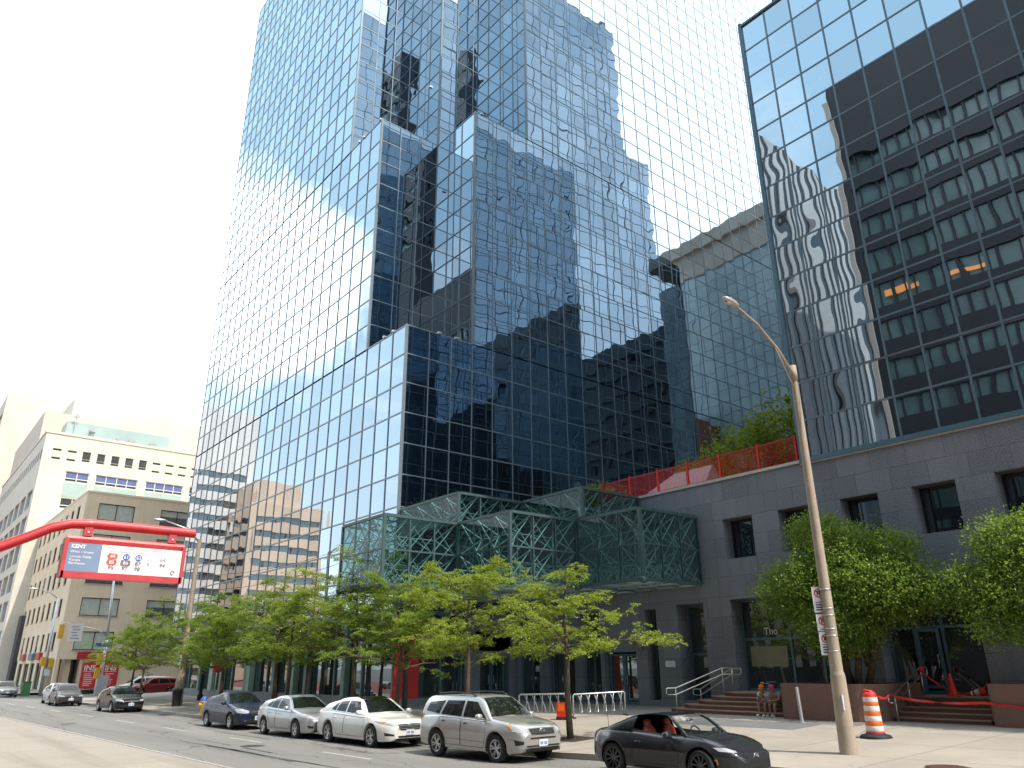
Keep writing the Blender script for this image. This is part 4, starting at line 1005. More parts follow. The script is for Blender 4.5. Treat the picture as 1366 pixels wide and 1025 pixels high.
    for xw in (wb/2,-wb/2):
        for sg in (-1,1):
            if tme is None:
                w=ty.build('wheel',MAT['tyre'],root,smooth=True,angle=40,world=False);r_=ri.build('rim',sp.get('rimmat',MAT['alloy']),w,smooth=True,angle=35,world=False);b_=bk.build('brake_disc',MAT['dark'],w,world=False)
                tme,rme,bme=w.data,r_.data,b_.data
            else:
                w=bpy.data.objects.new('wheel',tme);COL.objects.link(w);w.parent=root
                for nm,me in (('rim',rme),('brake_disc',bme)):
                    q=bpy.data.objects.new(nm,me);COL.objects.link(q);q.parent=w
            w.location=(xw,sg*tr,sp['R']);w.rotation_euler=(R(17 if xw>0 else 40),0,0) if False else (0,R(23*(1+(xw>0))),0 if sg<0 else math.pi)
    ex=sp.get('extra')
    if ex: ex(c,root,part,paint_m)
    for ch in root.children_recursive: pass
    root.location=loc;root.rotation_euler=(0,0,rz)
    return root
def sedan(L=4.6,wb=2.7,W=.90,H=1.45,R_=.325,fo=.93,nose=.66,hood=.93,deck=1.02,belt=.90,fast=0.,**k):
    ro=L-wb-fo;xf=wb/2+fo;xr=-wb/2-ro
    cow=wb/2-.42;hd=cow-.78   # windshield base / header
    rr=-wb/2+.42-fast*.25;rb=-wb/2-.45-fast*.25
    sp=dict(wb=wb,W=W,R=R_,rim=R_-.115,spokes=5,fo=fo,ro=ro,mid=.55,rw=W*.66,
      bot=[(xr,.40),(xr+.12,.27),(xr+.5,.22),(0,.20),(xf-.5,.20),(xf-.1,.22),(xf,.30)],
      belt=[(xr,.80),(xr+.04,.90),(xr+.25,deck-.09),(-wb/2,belt+.05),(0,belt),(cow,belt-.01),(wb/2+.05,.83),(xf-.28,.74),(xf-.08,nose),(xf,nose-.12)],
      top=[(xr,.82),(xr+.04,.95),(xr+.16,deck+.02),(rb,deck+.0),(0,deck),(cow,hood+.02),(wb/2+.1,hood-.09),(xf-.3,nose+.13),(xf-.1,nose+.04),(xf,nose-.08)],
      plan=[(xr,.70),(xr+.05,.80),(xr+.2,.90),(xr+.55,.97),(-wb/2,1.),(0,1.),(wb/2,.99),(xf-.45,.94),(xf-.22,.86),(xf-.07,.74),(xf,.62)],
      roof=[(rb-.02,deck-.06),(rb+.3,deck+.18),(rr,H-.13),(rr+.45,H-.03),(-.15,H),(hd-.12,H-.04),(hd,H-.075),(cow+.05,hood-.06)],
      ws=([(-.50,H-.09),(0,H-.072),(.50,H-.09)],[(-.69,hood+.03),(0,hood+.045),(.69,hood+.03)]),
      rw_=([(-.47,H-.12),(0,H-.10),(.47,H-.12)],[(-.62,deck+.07),(0,deck+.08),(.62,deck+.07)]),
      side_windows=[([(-.28,belt+.04+.38*(H/1.45)),(hd+.10,H-.14)],[(-.28,belt+.055),(cow-.22,belt+.035)]),
                    ([(rr+.30,H-.17),(-.36,belt+.04+.38*(H/1.45))],[(-wb/2+.42,belt+.075),(-.36,belt+.055)]),
                    ([(rr+.05,H-.235),(rr+.24,H-.185)],[(-wb/2+.06,belt+.13),(-wb/2+.36,belt+.08)])],
      doors=[[(-.32,.30),(-.32,belt-.03),(cow-.05,belt-.06),(cow-.0,.55),(cow-.08,.30)],[(-.34,.30),(-.34,belt-.02),(-wb/2+.30,belt+.0),(-wb/2+.34,.72),(-wb/2+.62,.30)]],
      handles=[(-.12,belt-.13),(-wb/2+.48,belt-.11)],mirror=(cow-.20,belt+.05),
      headlights=[([(.78,.76),(.62,.735),(.46,.69)],[(.80,.66),(.62,.625),(.46,.635)])],
      tails=[([(xr+.05,.93),(xr+.36,.95)],[(xr+.05,.80),(xr+.30,.84)])],
      grilles=[([(-.40,.66),(0,.665),(.40,.66)],[(-.36,.54),(0,.53),(.36,.54)],(.60,)),([(-.55,.38),(0,.385),(.55,.38)],[(-.48,.29),(0,.285),(.48,.29)])],
      fogs=[([(.74,.46),(.56,.43)],[(.70,.36),(.58,.36)])],
      seams=[[('T',[(cow-.0,-.70),(cow+.3,-.68),(xf-.36,-.52)]),('T',[(cow-.0,.70),(cow+.3,.68),(xf-.36,.52)])]],
      plate=.46,emblem=(.60,'ovals',1.))
    sp.update(k);return sp
pz=lambda x,y:road_z(x)
def at_road(x,y): return (x,y,road_z(x))
# silver compact sport-utility
wb=2.66;xf=wb/2+.90;xr=-wb/2-1.04;H=1.66
suv=dict(cat='car',wb=wb,W=.915,R=.362,rim=.232,spokes=5,fo=.90,ro=1.04,mid=.70,rw=.60,gap=.065,flare=.045,
 bot=[(xr,.50),(xr+.1,.36),(xr+.5,.30),(0,.27),(xf-.5,.27),(xf-.1,.30),(xf,.40)],
 belt=[(xr,.90),(xr+.05,1.02),(-wb/2,1.09),(0,1.05),(.9,1.02),(1.3,.99),(xf-.30,.90),(xf-.10,.80),(xf,.66)],
 top=[(xr,.95),(xr+.05,1.12),(-wb/2,1.15),(0,1.12),(.9,1.13),(1.35,1.08),(xf-.34,1.0),(xf-.12,.90),(xf,.74)],
 plan=[(xr,.74),(xr+.06,.86),(xr+.25,.95),(-wb/2,1.),(0,.985),(wb/2,1.),(xf-.45,.96),(xf-.2,.88),(xf-.06,.78),(xf,.68)],
 roof=[(xr+.01,1.02),(xr+.10,1.36),(xr+.24,1.55),(xr+.5,1.62),(-.5,H),(.1,H-.02),(.33,H-.07),(1.06,1.06)],
 ws=([(-.52,H-.09),(0,H-.065),(.52,H-.09)],[(-.73,1.115),(0,1.145),(.73,1.115)]),
 rw_=([(-.5,1.5),(.5,1.5)],[(-.62,1.14),(.62,1.14)]),
 side_windows=[([(-.17,1.50),(.30,1.475)],[(-.17,1.09),(.86,1.075)]),([(-1.06,1.49),(-.26,1.50)],[(-1.20,1.125),(-.26,1.095)]),([(-1.92,1.42),(-1.16,1.485)],[(-2.02,1.19),(-1.30,1.13)])],
 doors=[[(-.20,.36),(-.20,1.03),(.88,1.0),(.93,.7),(.82,.36)],[(-.23,.36),(-.23,1.04),(-1.24,1.06),(-1.16,.80),(-.90,.60),(-.86,.36)]],
 handles=[(-.02,.93),(-1.02,.96)],handlemat=MAT['dark'],mirror=(.72,1.08),
 headlights=[([(.83,.955),(.70,.95),(.50,.89)],[(.83,.80),(.69,.76),(.50,.775)])],amber=([(.832,.935),(.808,.935)],[(.832,.85),(.808,.845)]),
 tails=[([(xr+.04,1.10),(xr+.30,1.12)],[(xr+.03,.93),(xr+.24,1.0)])],
 grilles=[([(-.45,.86),(0,.87),(.45,.86)],[(-.42,.72),(0,.71),(.42,.72)],(.79,)),([(-.46,.655),(0,.66),(.46,.655)],[(-.46,.615),(0,.615),(.46,.615)]),([(-.60,.47),(0,.47),(.60,.47)],[(-.58,.43),(0,.43),(.58,.43)])],
 fogs=[([(.82,.60),(.66,.57)],[(.80,.47),(.66,.50)])],
 seams=[[('T',[(1.0,-.74),(1.3,-.74),(xf-.34,-.60)]),('T',[(1.0,.74),(1.3,.74),(xf-.34,.60)])],[('R',[(xr+.10,.72),(xr+.42,.74)]),('R',[(xf-.42,.62),(xf-.18,.60)])],[('R',[(-.85,.52),(.9,.50)])]],
 plate=.52,emblem=(.80,'ovals',1.15))
def suv_extra(c,root,part,pm):
    for sg in (-1,1):
        def fr_(mb): mb.tube([(-1.75,sg*.57,1.60),(-1.65,sg*.58,1.67),(-.9,sg*.59,1.71),(-.1,sg*.585,1.70),(.12,sg*.58,1.63)],.022,6)
        part('roof_rail',MAT['dark'],fr_)
    part('skid_plate',MAT['dark'],lambda mb:c.patch(mb,'F',[(-.62,.415),(0,.41),(.62,.415)],[(-.56,.33),(0,.33),(.56,.33)],.006,3,5))
    part('wiper',MAT['black'],lambda mb:[mb.tube([(1.0,-.5,1.135),(.9,.05,1.20)],.010,5),mb.tube([(1.0,.1,1.15),(.9,.55,1.19)],.010,5)])
    # folded sun shade behind the windscreen: pale crumpled reflector
    def sh(mb):
        random.seed(3);n=9
        g=[[c.hit('F',-.62+1.24*i/n*(.97),1.17+.34*j/4) for i in range(n+1)] for j in range(5)]
        for j in range(4):
            for i in range(n):
                q=[g[j][i],g[j][i+1],g[j+1][i+1],g[j+1][i]]
                if all(q): mb.add([h[0]+h[1]*(.008+.004*random.random()) for h in q],[[0,1,2,3]])
suv['extra']=suv_extra
P_suv=paint('silver_beige_paint',(.44,.435,.42),.55,.30)
make_car('sport_utility_vehicle','silver sport utility vehicle with black roof rails parked nearest the bike racks',suv,P_suv,at_road(-18.87,14.44),YAW)
# white mid-size sedan with dark roof glass
son=sedan(4.85,2.80,.93,1.475,.335,.95,nose=.70,hood=.97,deck=1.06,belt=.93,fast=.8,
 amber=None)
xf=1.4+.95
son.update(headlights=[([(.86,.80),(.66,.76),(.47,.70)],[(.84,.72),(.66,.655),(.47,.65)])],grilles=[([(-.46,.70),(0,.715),(.46,.70)],[(-.36,.53),(0,.52),(.36,.53)],(.665,.62,.575)),([(-.46,.37),(0,.37),(.46,.37)],[(-.42,.315),(0,.315),(.42,.315)])],
 fogs=[([(.82,.47),(.60,.42)],[(.80,.38),(.58,.37)])],markers=[([(xf-.46,.80),(xf-.30,.77)],[(xf-.40,.74),(xf-.28,.72)])],plate=.47,emblem=(.66,'h',1.1),window_trim='chrome',trim_path=[(.80,.955),(-.3,.985),(-1.2,1.02),(-1.45,1.10)],rim=.228)
def son_extra(c,root,part,pm):
    part('roof_glass',MAT['carglass'],lambda mb:c.patch(mb,'T',[(-1.0,-.50),(-.4,-.53),(.2,-.53)],[(-1.0,.50),(-.4,.53),(.2,.53)],.006,8,5))
    part('chrome_strip',MAT['chrome'],lambda mb:[c.line(mb,k,[(-1.0,.33),(1.0,.31)],.02,.004) for k in 'RL'])
son['extra']=son_extra
P_white=paint('white_car_paint',(.78,.78,.75),0.,.28)
make_car('sedan','white sedan with black roof glass parked behind the silver sport utility vehicle',son,P_white,at_road(-25.18,14.17),YAW)
# silver compact
ela=sedan(4.53,2.70,.885,1.435,.318,.90,nose=.68,hood=.96,deck=1.05,belt=.92,fast=.55)
xf=1.35+.9
ela.update(headlights=[([(.84,.85),(.66,.79),(.46,.70)],[(.83,.73),(.64,.66),(.46,.64)])],grilles=[([(-.30,.66),(0,.665),(.30,.66)],[(-.26,.61),(0,.605),(.26,.61)],(.635,)),([(-.44,.50),(0,.51),(.44,.50)],[(-.40,.31),(0,.30),(.40,.31)],(.42,))],markers=[([(xf-.50,.85),(xf-.36,.82)],[(xf-.42,.80),(xf-.34,.78)])],emblem=(.67,'h',.8),plate=.44)
P_sil=paint('silver_grey_paint',(.40,.41,.42),.6,.30)
make_car('sedan','silver compact sedan parked between the white sedan and the dark blue one',ela,P_sil,at_road(-30.08,13.77),YAW)
# navy sedan
jet=sedan(4.55,2.58,.89,1.46,.32,.92,nose=.72,hood=.98,deck=1.08,belt=.93,fast=.0)
jet.update(headlights=[([(.80,.80),(.62,.80),(.42,.74)],[(.80,.66),(.60,.64),(.42,.67)])],grilles=[([(-.34,.74),(0,.75),(.34,.74)],[(-.24,.52),(0,.50),(.24,.52)],(.69,.63,.57)),([(-.62,.42),(0,.42),(.62,.42)],[(-.56,.30),(0,.30),(.56,.30)],(.36,))],emblem=(.66,'ring',1.1),plate=.46)
P_navy=paint('navy_paint',(.016,.022,.05),.3,.28)
make_car('sedan','dark navy sedan with a chrome grille parked beside the yellow hydrant',jet,P_navy,at_road(-36.06,13.54),YAW)
# black sedan moving up the kerb lane
cor=sedan(4.64,2.70,.89,1.455,.32,.95,nose=.68,hood=.97,deck=1.05,belt=.92,fast=.2)
cor.update(grilles=[([(-.40,.66),(0,.665),(.40,.66)],[(-.40,.60),(0,.60),(.40,.60)],(.63,)),([(-.6,.46),(0,.46),(.6,.46)],[(-.5,.30),(0,.29),(.5,.30)])])
P_blk=paint('black_paint',(.012,.012,.014),.2,.25)
make_car('sedan','black sedan with bright headlamps standing alone short of the street corner',cor,P_blk,at_road(-54.75,13.11),YAW)
# hatch, grey
hat=sedan(4.25,2.55,.86,1.47,.31,.90,nose=.72,hood=.99,deck=1.06,belt=.94,fast=.0)
P_char=paint('charcoal_paint',(.055,.052,.056),.4,.28);P_lg=paint('pale_grey_paint',(.33,.36,.39),.5,.3)
rh=make_car('hatchback','charcoal car in front of the pale grey one at the corner crossing',hat,P_char,at_road(-67.0,12.3),YAW-.05)
rg=make_car('sedan','pale grey car half hidden behind the charcoal car at the crossing',sedan(4.6,2.7,.88,1.47,.32),P_lg,at_road(-71.6,12.65),YAW-.03)
rs=make_car('sedan','dull silver car coming from the far left along the street',sedan(4.7,2.75,.9,1.46,.325),paint('dull_silver_paint',(.22,.23,.23),.5,.35),at_road(-92.5,11.6),-.0)
# red crossover and white minivan on the side street, facing away to the left
P_red=paint('dark_red_paint',(.30,.018,.02),.3,.28)
sx=dict(suv);sx.pop('extra');sx=dict(sx);sx['cat']='car'
make_car('crossover','dark red crossover on the side street behind the row of trunks',sx,P_red,(-82.6,22.6,-.15),-math.pi/2-.08)
van=dict(sx);xr_=-1.55-1.1;van.update(wb=3.05,W=.98,fo=.95,ro=1.05)
wb=3.05;xf=wb/2+.95;xr=-wb/2-1.05;H=1.75
van.update(bot=[(xr,.42),(xr+.1,.30),(0,.24),(xf-.1,.26),(xf,.36)],belt=[(xr,.95),(xr+.05,1.05),(0,1.05),(1.0,1.02),(1.5,.97),(xf-.3,.84),(xf-.1,.76),(xf,.62)],top=[(xr,1.0),(xr+.05,1.12),(0,1.12),(1.2,1.13),(1.6,1.04),(xf-.3,.92),(xf-.1,.84),(xf,.70)],
 plan=[(xr,.80),(xr+.06,.9),(xr+.25,.97),(0,1),(wb/2,.98),(xf-.4,.92),(xf-.15,.8),(xf,.66)],roof=[(xr+.01,1.02),(xr+.08,1.45),(xr+.2,1.66),(-.6,H),(.2,H-.02),(.45,H-.08),(1.42,1.05)],
 ws=([(-.55,H-.12),(.55,H-.12)],[(-.75,1.12),(.75,1.12)]),side_windows=[([(-.1,1.55),(.45,1.50)],[(-.1,1.10),(1.15,1.08)]),([(-1.2,1.55),(-.2,1.55)],[(-1.2,1.10),(-.2,1.10)]),([(-2.3,1.50),(-1.3,1.55)],[(-2.35,1.14),(-1.3,1.11)])],
 doors=[[(-.15,.36),(-.15,1.03),(1.0,1.0),(1.0,.4)],[(-.18,.36),(-.18,1.03),(-1.2,1.05),(-1.2,.4)]],handles=[(.02,.95),(-1.05,.95)],mirror=(.95,1.08),
 headlights=[([(.84,.86),(.6,.82)],[(.84,.72),(.6,.68)])],amber=None,tails=[],grilles=[([(-.4,.78),(.4,.78)],[(-.4,.66),(.4,.66)],(.72,))],fogs=[],seams=[],plate=.45,emblem=(.72,'ovals',1.))
make_car('minivan','white minivan behind the dark red crossover on the side street',van,P_white,(-86.4,22.4,-.15),-math.pi/2-.05)
# dark coupe, roof up, side windows down, red seats
wb=2.31;fo=.80;ro=.80;xf=wb/2+fo;xr=-wb/2-ro;H=1.235
def mskip(c,k,m):
    mid=abs(k-(m-1)/2)
    if c.x<-.62: return False
    if c.x<.22: return c.z<1.188
    return True
mx=dict(cat='car',wb=wb,W=.868,R=.308,rim=.225,spokes=10,fo=fo,ro=ro,mid=.52,rw=.50,gap=.05,flare=.055,rimmat=MAT['gunmetal'],cockpit=(-.66,.60,.64,.55),cabskip=mskip,roofmi=2,roofmat=MAT['carglass'],
 bot=[(xr,.38),(xr+.1,.25),(xr+.4,.19),(0,.16),(xf-.5,.16),(xf-.15,.18),(xf,.26)],
 belt=[(xr,.62),(xr+.05,.74),(xr+.30,.80),(-wb/2,.83),(-.5,.80),(.2,.76),(.7,.76),(wb/2-.05,.775),(xf-.42,.69),(xf-.18,.58),(xf-.05,.48),(xf,.40)],
 top=[(xr,.66),(xr+.05,.80),(xr+.25,.885),(-wb/2,.92),(-.6,.90),(.2,.86),(.62,.875),(wb/2-.1,.83),(xf-.42,.72),(xf-.2,.615),(xf-.06,.52),(xf,.45)],
 plan=[(xr,.62),(xr+.05,.74),(xr+.2,.86),(xr+.5,.96),(-wb/2,1.),(-.3,.955),(.3,.94),(wb/2-.2,.985),(wb/2+.1,.97),(xf-.42,.90),(xf-.2,.78),(xf-.07,.64),(xf,.50)],
 roof=[(-1.55,.86),(-1.15,1.02),(-.75,1.17),(-.5,1.215),(-.2,H),(.10,H-.01),(.24,H-.045),(.74,.87)],
 ws=([(-.46,1.165),(0,1.185),(.46,1.165)],[(-.60,.90),(0,.91),(.60,.90)]),rw_=([(-.3,1.12),(.3,1.12)],[(-.34,.98),(.34,.98)]),
 side_windows=[([(-.98,1.02),(-.66,1.12)],[(-1.06,.90),(-.66,.89)])],
 doors=[[(-.60,.26),(-.62,.74),(.52,.70),(.62,.52),(.56,.26)]],handles=[(-.44,.67)],mirror=(.40,.80),
 headlights=[([(.78,.665),(.66,.66),(.50,.605)],[(.76,.60),(.64,.585),(.50,.575)])],tails=[([(xr+.02,.74),(xr+.2,.76)],[(xr+.02,.64),(xr+.18,.68)])],markers=[([(xf-.50,.46),(xf-.42,.46)],[(xf-.47,.36),(xf-.40,.36)])],
 grilles=[([(-.44,.44),(0,.455),(.44,.44)],[(-.50,.27),(0,.25),(.50,.27)])],fogs=[],chromebar=False,
 seams=[[('T',[(.66,-.60),(1.2,-.58),(xf-.40,-.44)]),('T',[(.66,.60),(1.2,.58),(xf-.40,.44)]),('T',[(xr+.3,-.55),(-1.0,-.56)]),('R',[(xf-.35,.50),(xf-.42,.30)]),('R',[(xr+.12,.55),(xr+.40,.62)])]],plate=None,emblem=(.50,'wing',1.))
def mx_extra(c,root,part,pm):
    # header rail, pillars, windscreen glass
    for sg in (-1,1):
        part('windshield_pillar',pm,lambda mb:mb.tube([(.80,sg*.70,.80),(.62,sg*.655,.95),(.40,sg*.60,1.11),(.25,sg*.55,1.185)],[.040,.036,.033,.032],8))
        part('door_trim',MAT['leather'],lambda mb:mb.box(-.55,.45,sg*.655-.02,sg*.655+.02,.45,.72))
        def seat(mb):
            y=sg*.34
            mb.blob((-.12,y,.42),(.27,.23,.10),3.2,8,12);n=len(mb.v)
            mb.blob((0,0,0),(.085,.21,.28),3.,10,14);mb.xf(Matrix.Translation((-.47,y,.70))@Matrix.Rotation(R(-14),4,'Y'),n);n=len(mb.v)
            mb.blob((0,0,0),(.055,.11,.10),2.8,8,12);mb.xf(Matrix.Translation((-.545,y,1.00))@Matrix.Rotation(R(-12),4,'Y'),n)
        part('seat',MAT['leather'],seat)
    def wsg(mb):
        n=8
        for i in range(n):
            a,b=-1+2*i/n,-1+2*(i+1)/n
            f=lambda q:((.80-.06*q*q,q*.66,.875),(.265-.03*q*q,q*.53,1.185))
            (p0,p1),(q0,q1)=f(a),f(b);mb.quad(p0,q0,q1,p1)
    ws=part('windshield_glass',clear_glass('windshield_clear',(.80,.86,.84),.93,.10),wsg)
    part('dashboard',MAT['black'],lambda mb:(mb.blob((.56,0,.76),(.24,.66,.10),3.,8,16),mb.box(-.66,.6,-.62,.62,.30,.34)))
    part('cabin_tub',MAT['black'],lambda mb:(mb.box(-.70,-.66,-.62,.62,.30,.86),mb.box(.58,.62,-.62,.62,.3,.78),mb.box(-.66,.55,-.08,.08,.34,.58)))
    def sw(mb):
        n0=len(mb.v);pts=[(0,.17*math.cos(2*math.pi*k/18),.17*math.sin(2*math.pi*k/18)) for k in range(19)]
        mb.tube(pts,.016,6,caps=False);mb.beam((0,-.17,0),(0,.17,0),.03,.02);mb.beam((0,0,0),(0,0,-.17),.03,.02);mb.xf(Matrix.Translation((.27,.34,.80))@Matrix.Rotation(R(-24),4,'Y'),n0)
    part('steering_wheel',MAT['black'],sw)
    part('rear_view_mirror',MAT['black'],lambda mb:mb.blob((.36,0,1.10),(.02,.11,.03),3,6,10))
    part('antenna',MAT['black'],lambda mb:mb.tube([(-1.62,-.42,.86),(-1.66,-.42,1.28)],.006,5))
    part('rocker_trim',MAT['black'],lambda mb:[c.line(mb,k,[(-.75,.19),(.75,.19)],.05,.004) for k in 'RL'])
mx['extra']=mx_extra
P_mx=paint('gunmetal_paint',(.022,.023,.027),.0,.18);P_mx.node_tree.nodes['Principled BSDF'].inputs['Coat Weight'].default_value=.9
make_car('sports_car','dark grey sports coupe with red leather seats parked at the front right kerb',mx,P_mx,(-11.95,14.35,road_z(-11.95)+.02),YAW)
# a few cars in the lot across the street, seen mirrored in the left tower glass
lot=[(-58,-9,.3,rg),(-64,-9.5,.3,rh),(-70,-9,.3,rs),(-78,-8.8,.3,rg),(-52,-12,.3,rh),(-86,-9.4,.3,rs)]
wh=['pale grey','charcoal','dull silver']
for k,(x,y,a,src) in enumerate(lot):
    nm={rg.name:'pale grey',rh.name:'charcoal',rs.name:'dull silver'}[src.name]
    dup(src,(x,y,-.19),math.pi/2+a*0,'car in the open lot across the street, mirrored low in the left tower','cars parked in the open lot')
# ------------------------------------------------------------------ trees
def leaf_mat(name,c1,c2,c3,tr=.45):
    m=bpy.data.materials.new(name);m.use_nodes=True;t=NT(m);t.n.remove(t.n['Principled BSDF']);out=t.n['Material Output']
    g=t.new('ShaderNodeNewGeometry');oi=t.new('ShaderNodeObjectInfo')
    co=t.new('ShaderNodeTexCoord').outputs['Object']
    c=t.ramp(g.outputs['Random Per Island'],[(0.,c1),(.55,c2),(1.,c3)])
    c=t.mixc(t.math('MULTIPLY',t.ramp(t.noise(co,1.1,3),[(.35,0.),(.7,1.)]),.35),c,tuple(x*.6 for x in c1))
    d=t.new('ShaderNodeBsdfDiffuse');t.link(c,d.inputs[0]);tl=t.new('ShaderNodeBsdfTranslucent')
    t.link(t.mixc(.5,c,(c3[0]*1.3,c3[1]*1.3,c3[2]*.6)),tl.inputs[0])
    gl=t.new('ShaderNodeBsdfGlossy');gl.inputs['Roughness'].default_value=.45;gl.inputs[0].default_value=(.5,.55,.45,1)
    m1=t.new('ShaderNodeMixShader');m1.inputs[0].default_value=tr;t.link(d.outputs[0],m1.inputs[1]);t.link(tl.outputs[0],m1.inputs[2])
    m2=t.new('ShaderNodeMixShader');m2.inputs[0].default_value=.05;t.link(m1.outputs[0],m2.inputs[1]);t.link(gl.outputs[0],m2.inputs[2]);t.link(m2.outputs[0],out.inputs[0]);return m
LEAF_A=leaf_mat('locust_leaf_bright',(.15,.24,.035),(.27,.37,.05),(.42,.48,.09),.5)
LEAF_B=leaf_mat('locust_leaf',(.12,.21,.035),(.21,.32,.05),(.34,.43,.08),.48)
LEAF_C=leaf_mat('crabapple_leaf',(.045,.10,.028),(.085,.165,.04),(.19,.27,.07),.38)
LEAF_D=leaf_mat('crabapple_leaf_light',(.10,.20,.04),(.19,.33,.06),(.40,.50,.11),.48)
def leafq(mb,p,rnd,l,w,flat):
    yaw=rnd.uniform(0,2*math.pi);tl=rnd.gauss(0,flat);rl=rnd.gauss(0,flat)
    d=Vector((math.cos(yaw)*math.cos(tl),math.sin(yaw)*math.cos(tl),math.sin(tl)))
    s=Vector((-math.sin(yaw)*math.cos(rl),math.cos(yaw)*math.cos(rl),math.sin(rl)))
    l*=rnd.uniform(.7,1.3);w*=rnd.uniform(.7,1.3)
    mb.quad(p-d*l*.5,p+s*w*.5+d*l*.1,p+d*l*.5,p-s*w*.5+d*l*.1)
def locust(seed,H,Rr,trunk_h,n_limb,dens,lean=(0,0),extra=None):
    rnd=random.Random(seed);wd=MB();lf=MB()
    top=Vector((lean[0],lean[1],H*.80))
    spine=[Vector((0,0,0)),Vector((rnd.uniform(-.06,.06),rnd.uniform(-.06,.06),trunk_h*.5)),Vector((lean[0]*.3,lean[1]*.3,trunk_h)),Vector((lean[0]*.6+rnd.uniform(-.15,.15),lean[1]*.6,trunk_h+(H*.8-trunk_h)*.5)),top]
    r0=.028+.0105*H
    wd.tube(spine,[r0*1.25,r0,r0*.8,r0*.5,.02],8)
    tips=[]
    def limb(p,d,L,r,depth):
        pts=[p];q=p.copy();dd=d.copy();n=4
        for i in range(n):
            dd=(dd+Vector((rnd.gauss(0,.16),rnd.gauss(0,.16),-.07*(i+1)*.6 if depth==0 else rnd.gauss(-.02,.1)))).normalized()
            q=q+dd*(L/n);pts.append(q.copy())
        wd.tube(pts,[r*(1-.8*i/n) for i in range(n+1)],5 if depth else 6)
        for i in range(1,n+1):
            if depth<1:
                for s in range(rnd.choice((1,2,2,3))):
                    a=math.atan2(dd.y,dd.x)+rnd.choice((-1,1))*rnd.uniform(.4,1.3)
                    limb(pts[i],Vector((math.cos(a),math.sin(a),rnd.uniform(-.05,.35))).normalized(),L*rnd.uniform(.3,.5),r*.4,1)
            elif i>=2: tips.append(pts[i])
        tips.append(pts[-1])
    for k in range(n_limb):
        f=(k+.5)/n_limb;z=trunk_h*.95+(H*.80-trunk_h)*f*.95
        a=k*2.4+rnd.uniform(-.4,.4);i=1 if z<trunk_h else (2 if z<spine[3].z else 3)
        q=(z-spine[i].z)/(spine[i+1].z-spine[i].z);p=spine[i].lerp(spine[i+1],max(0,min(1,q)))
        el=.35+.6*f;L=Rr*(1.05-.55*f)*rnd.uniform(.8,1.15)
        limb(p,Vector((math.cos(a),math.sin(a),el)).normalized(),L,r0*.42*(1-.5*f),0)
    if extra:
        for (p,d,L) in extra: limb(Vector(p),Vector(d).normalized(),L,.03,0)
    tips.append(top)
    for tp in tips:
        if rnd.random()>dens: continue
        for s in range(rnd.randint(2,4)):
            # a drooping spray of small leaflets
            a=rnd.uniform(0,2*math.pi);L=rnd.uniform(.22,.5);ax=Vector((math.cos(a),math.sin(a),rnd.uniform(-.25,.2)));c=tp+Vector((rnd.gauss(0,.13),rnd.gauss(0,.13),rnd.gauss(.03,.07)))
            sd=Vector((-ax.y,ax.x,0))
            n=rnd.randint(20,30)
            for j in range(n):
                q=j/n;p=c+ax*L*q+sd*rnd.choice((-1,1))*rnd.uniform(.02,.09)+Vector((0,0,-.10*q*q+rnd.gauss(0,.02)))
                leafq(lf,p,rnd,.088,.042,.45)
    return wd,lf
def round_tree(seed,blobs,trunks,n,lsz):
    """irregular crown: leaf clumps on limbs filling a set of ellipsoids"""
    rnd=random.Random(seed);wd=MB();lf=MB()
    for (c,r) in blobs:
        C_=Vector(c)
        base=min(trunks,key=lambda q:(Vector(q)-C_).length);b=Vector(base)
        wd.tube([b,b.lerp(C_,.5)+Vector((rnd.gauss(0,.15),rnd.gauss(0,.15),.1)),C_],[.07,.045,.015],6)
        m=int(n*r[0]*r[1]*r[2])
        k=0
        while k<m:
            v=Vector((rnd.gauss(0,1),rnd.gauss(0,1),rnd.gauss(0,1))).normalized()*(rnd.uniform(.35,1)**.45)*rnd.choice((.8,.95,1.05,1.22))
            p=C_+Vector((v.x*r[0],v.y*r[1],v.z*r[2]));k+=1
            tw=C_+Vector((v.x*r[0],v.y*r[1],v.z*r[2]))*.0+(p-C_)*.7
            if k%3==0: wd.tube([tw,p],.006,3,caps=False)
            sz=rnd.uniform(.07,.2)
            for j in range(rnd.randint(8,16)):
                q=p+Vector((rnd.gauss(0,sz),rnd.gauss(0,sz),rnd.gauss(0,sz*.8)))
                leafq(lf,q,rnd,lsz,lsz*.62,.75)
    return wd,lf
def put_tree(name,label,src,loc,rz,leafm,group=None,sz=1.0):
    wd,lf=src
    t_=thing(name,label,'tree',loc,rz,group)
    if isinstance(wd,MB):
        a=wd.build('trunk',MAT['bark'],t_,smooth=True,world=False);b=lf.build('crown',leafm,t_,world=False)
        put_tree.last=(a.data,b.data)
    t_.scale=(sz,sz,sz)
    return t_
def side_at(x,y): return (x,y,side_z(x,y))
L1=locust(4,5.9,2.1,2.3,9,.66,(-.25,.1),[((-.1,0,2.7),(.80,.6,.28),2.7),((0,0,2.5),(-.7,-.5,.2),1.9)])
L2=locust(9,6.7,3.1,2.2,14,1.,(.1,0))
L3=locust(21,8.0,3.5,2.4,17,1.,(-.2,.15))
L4=locust(33,6.8,3.2,2.2,15,1.,(.15,-.1))
GT='street trees along the pavement'
put_tree('locust_tree','thin young locust tree with one long side branch, beside the bike racks',L1,side_at(-19.2,17.9),.0,LEAF_A,GT)
put_tree('locust_tree','bright green spreading locust tree rising behind the silver sport utility vehicle',L2,side_at(-24.2,17.5),.5,LEAF_A,GT)
put_tree('locust_tree','tall locust tree in front of the canopy corner, behind the white sedan',L3,side_at(-33.2,17.7),1.2,LEAF_A,GT)
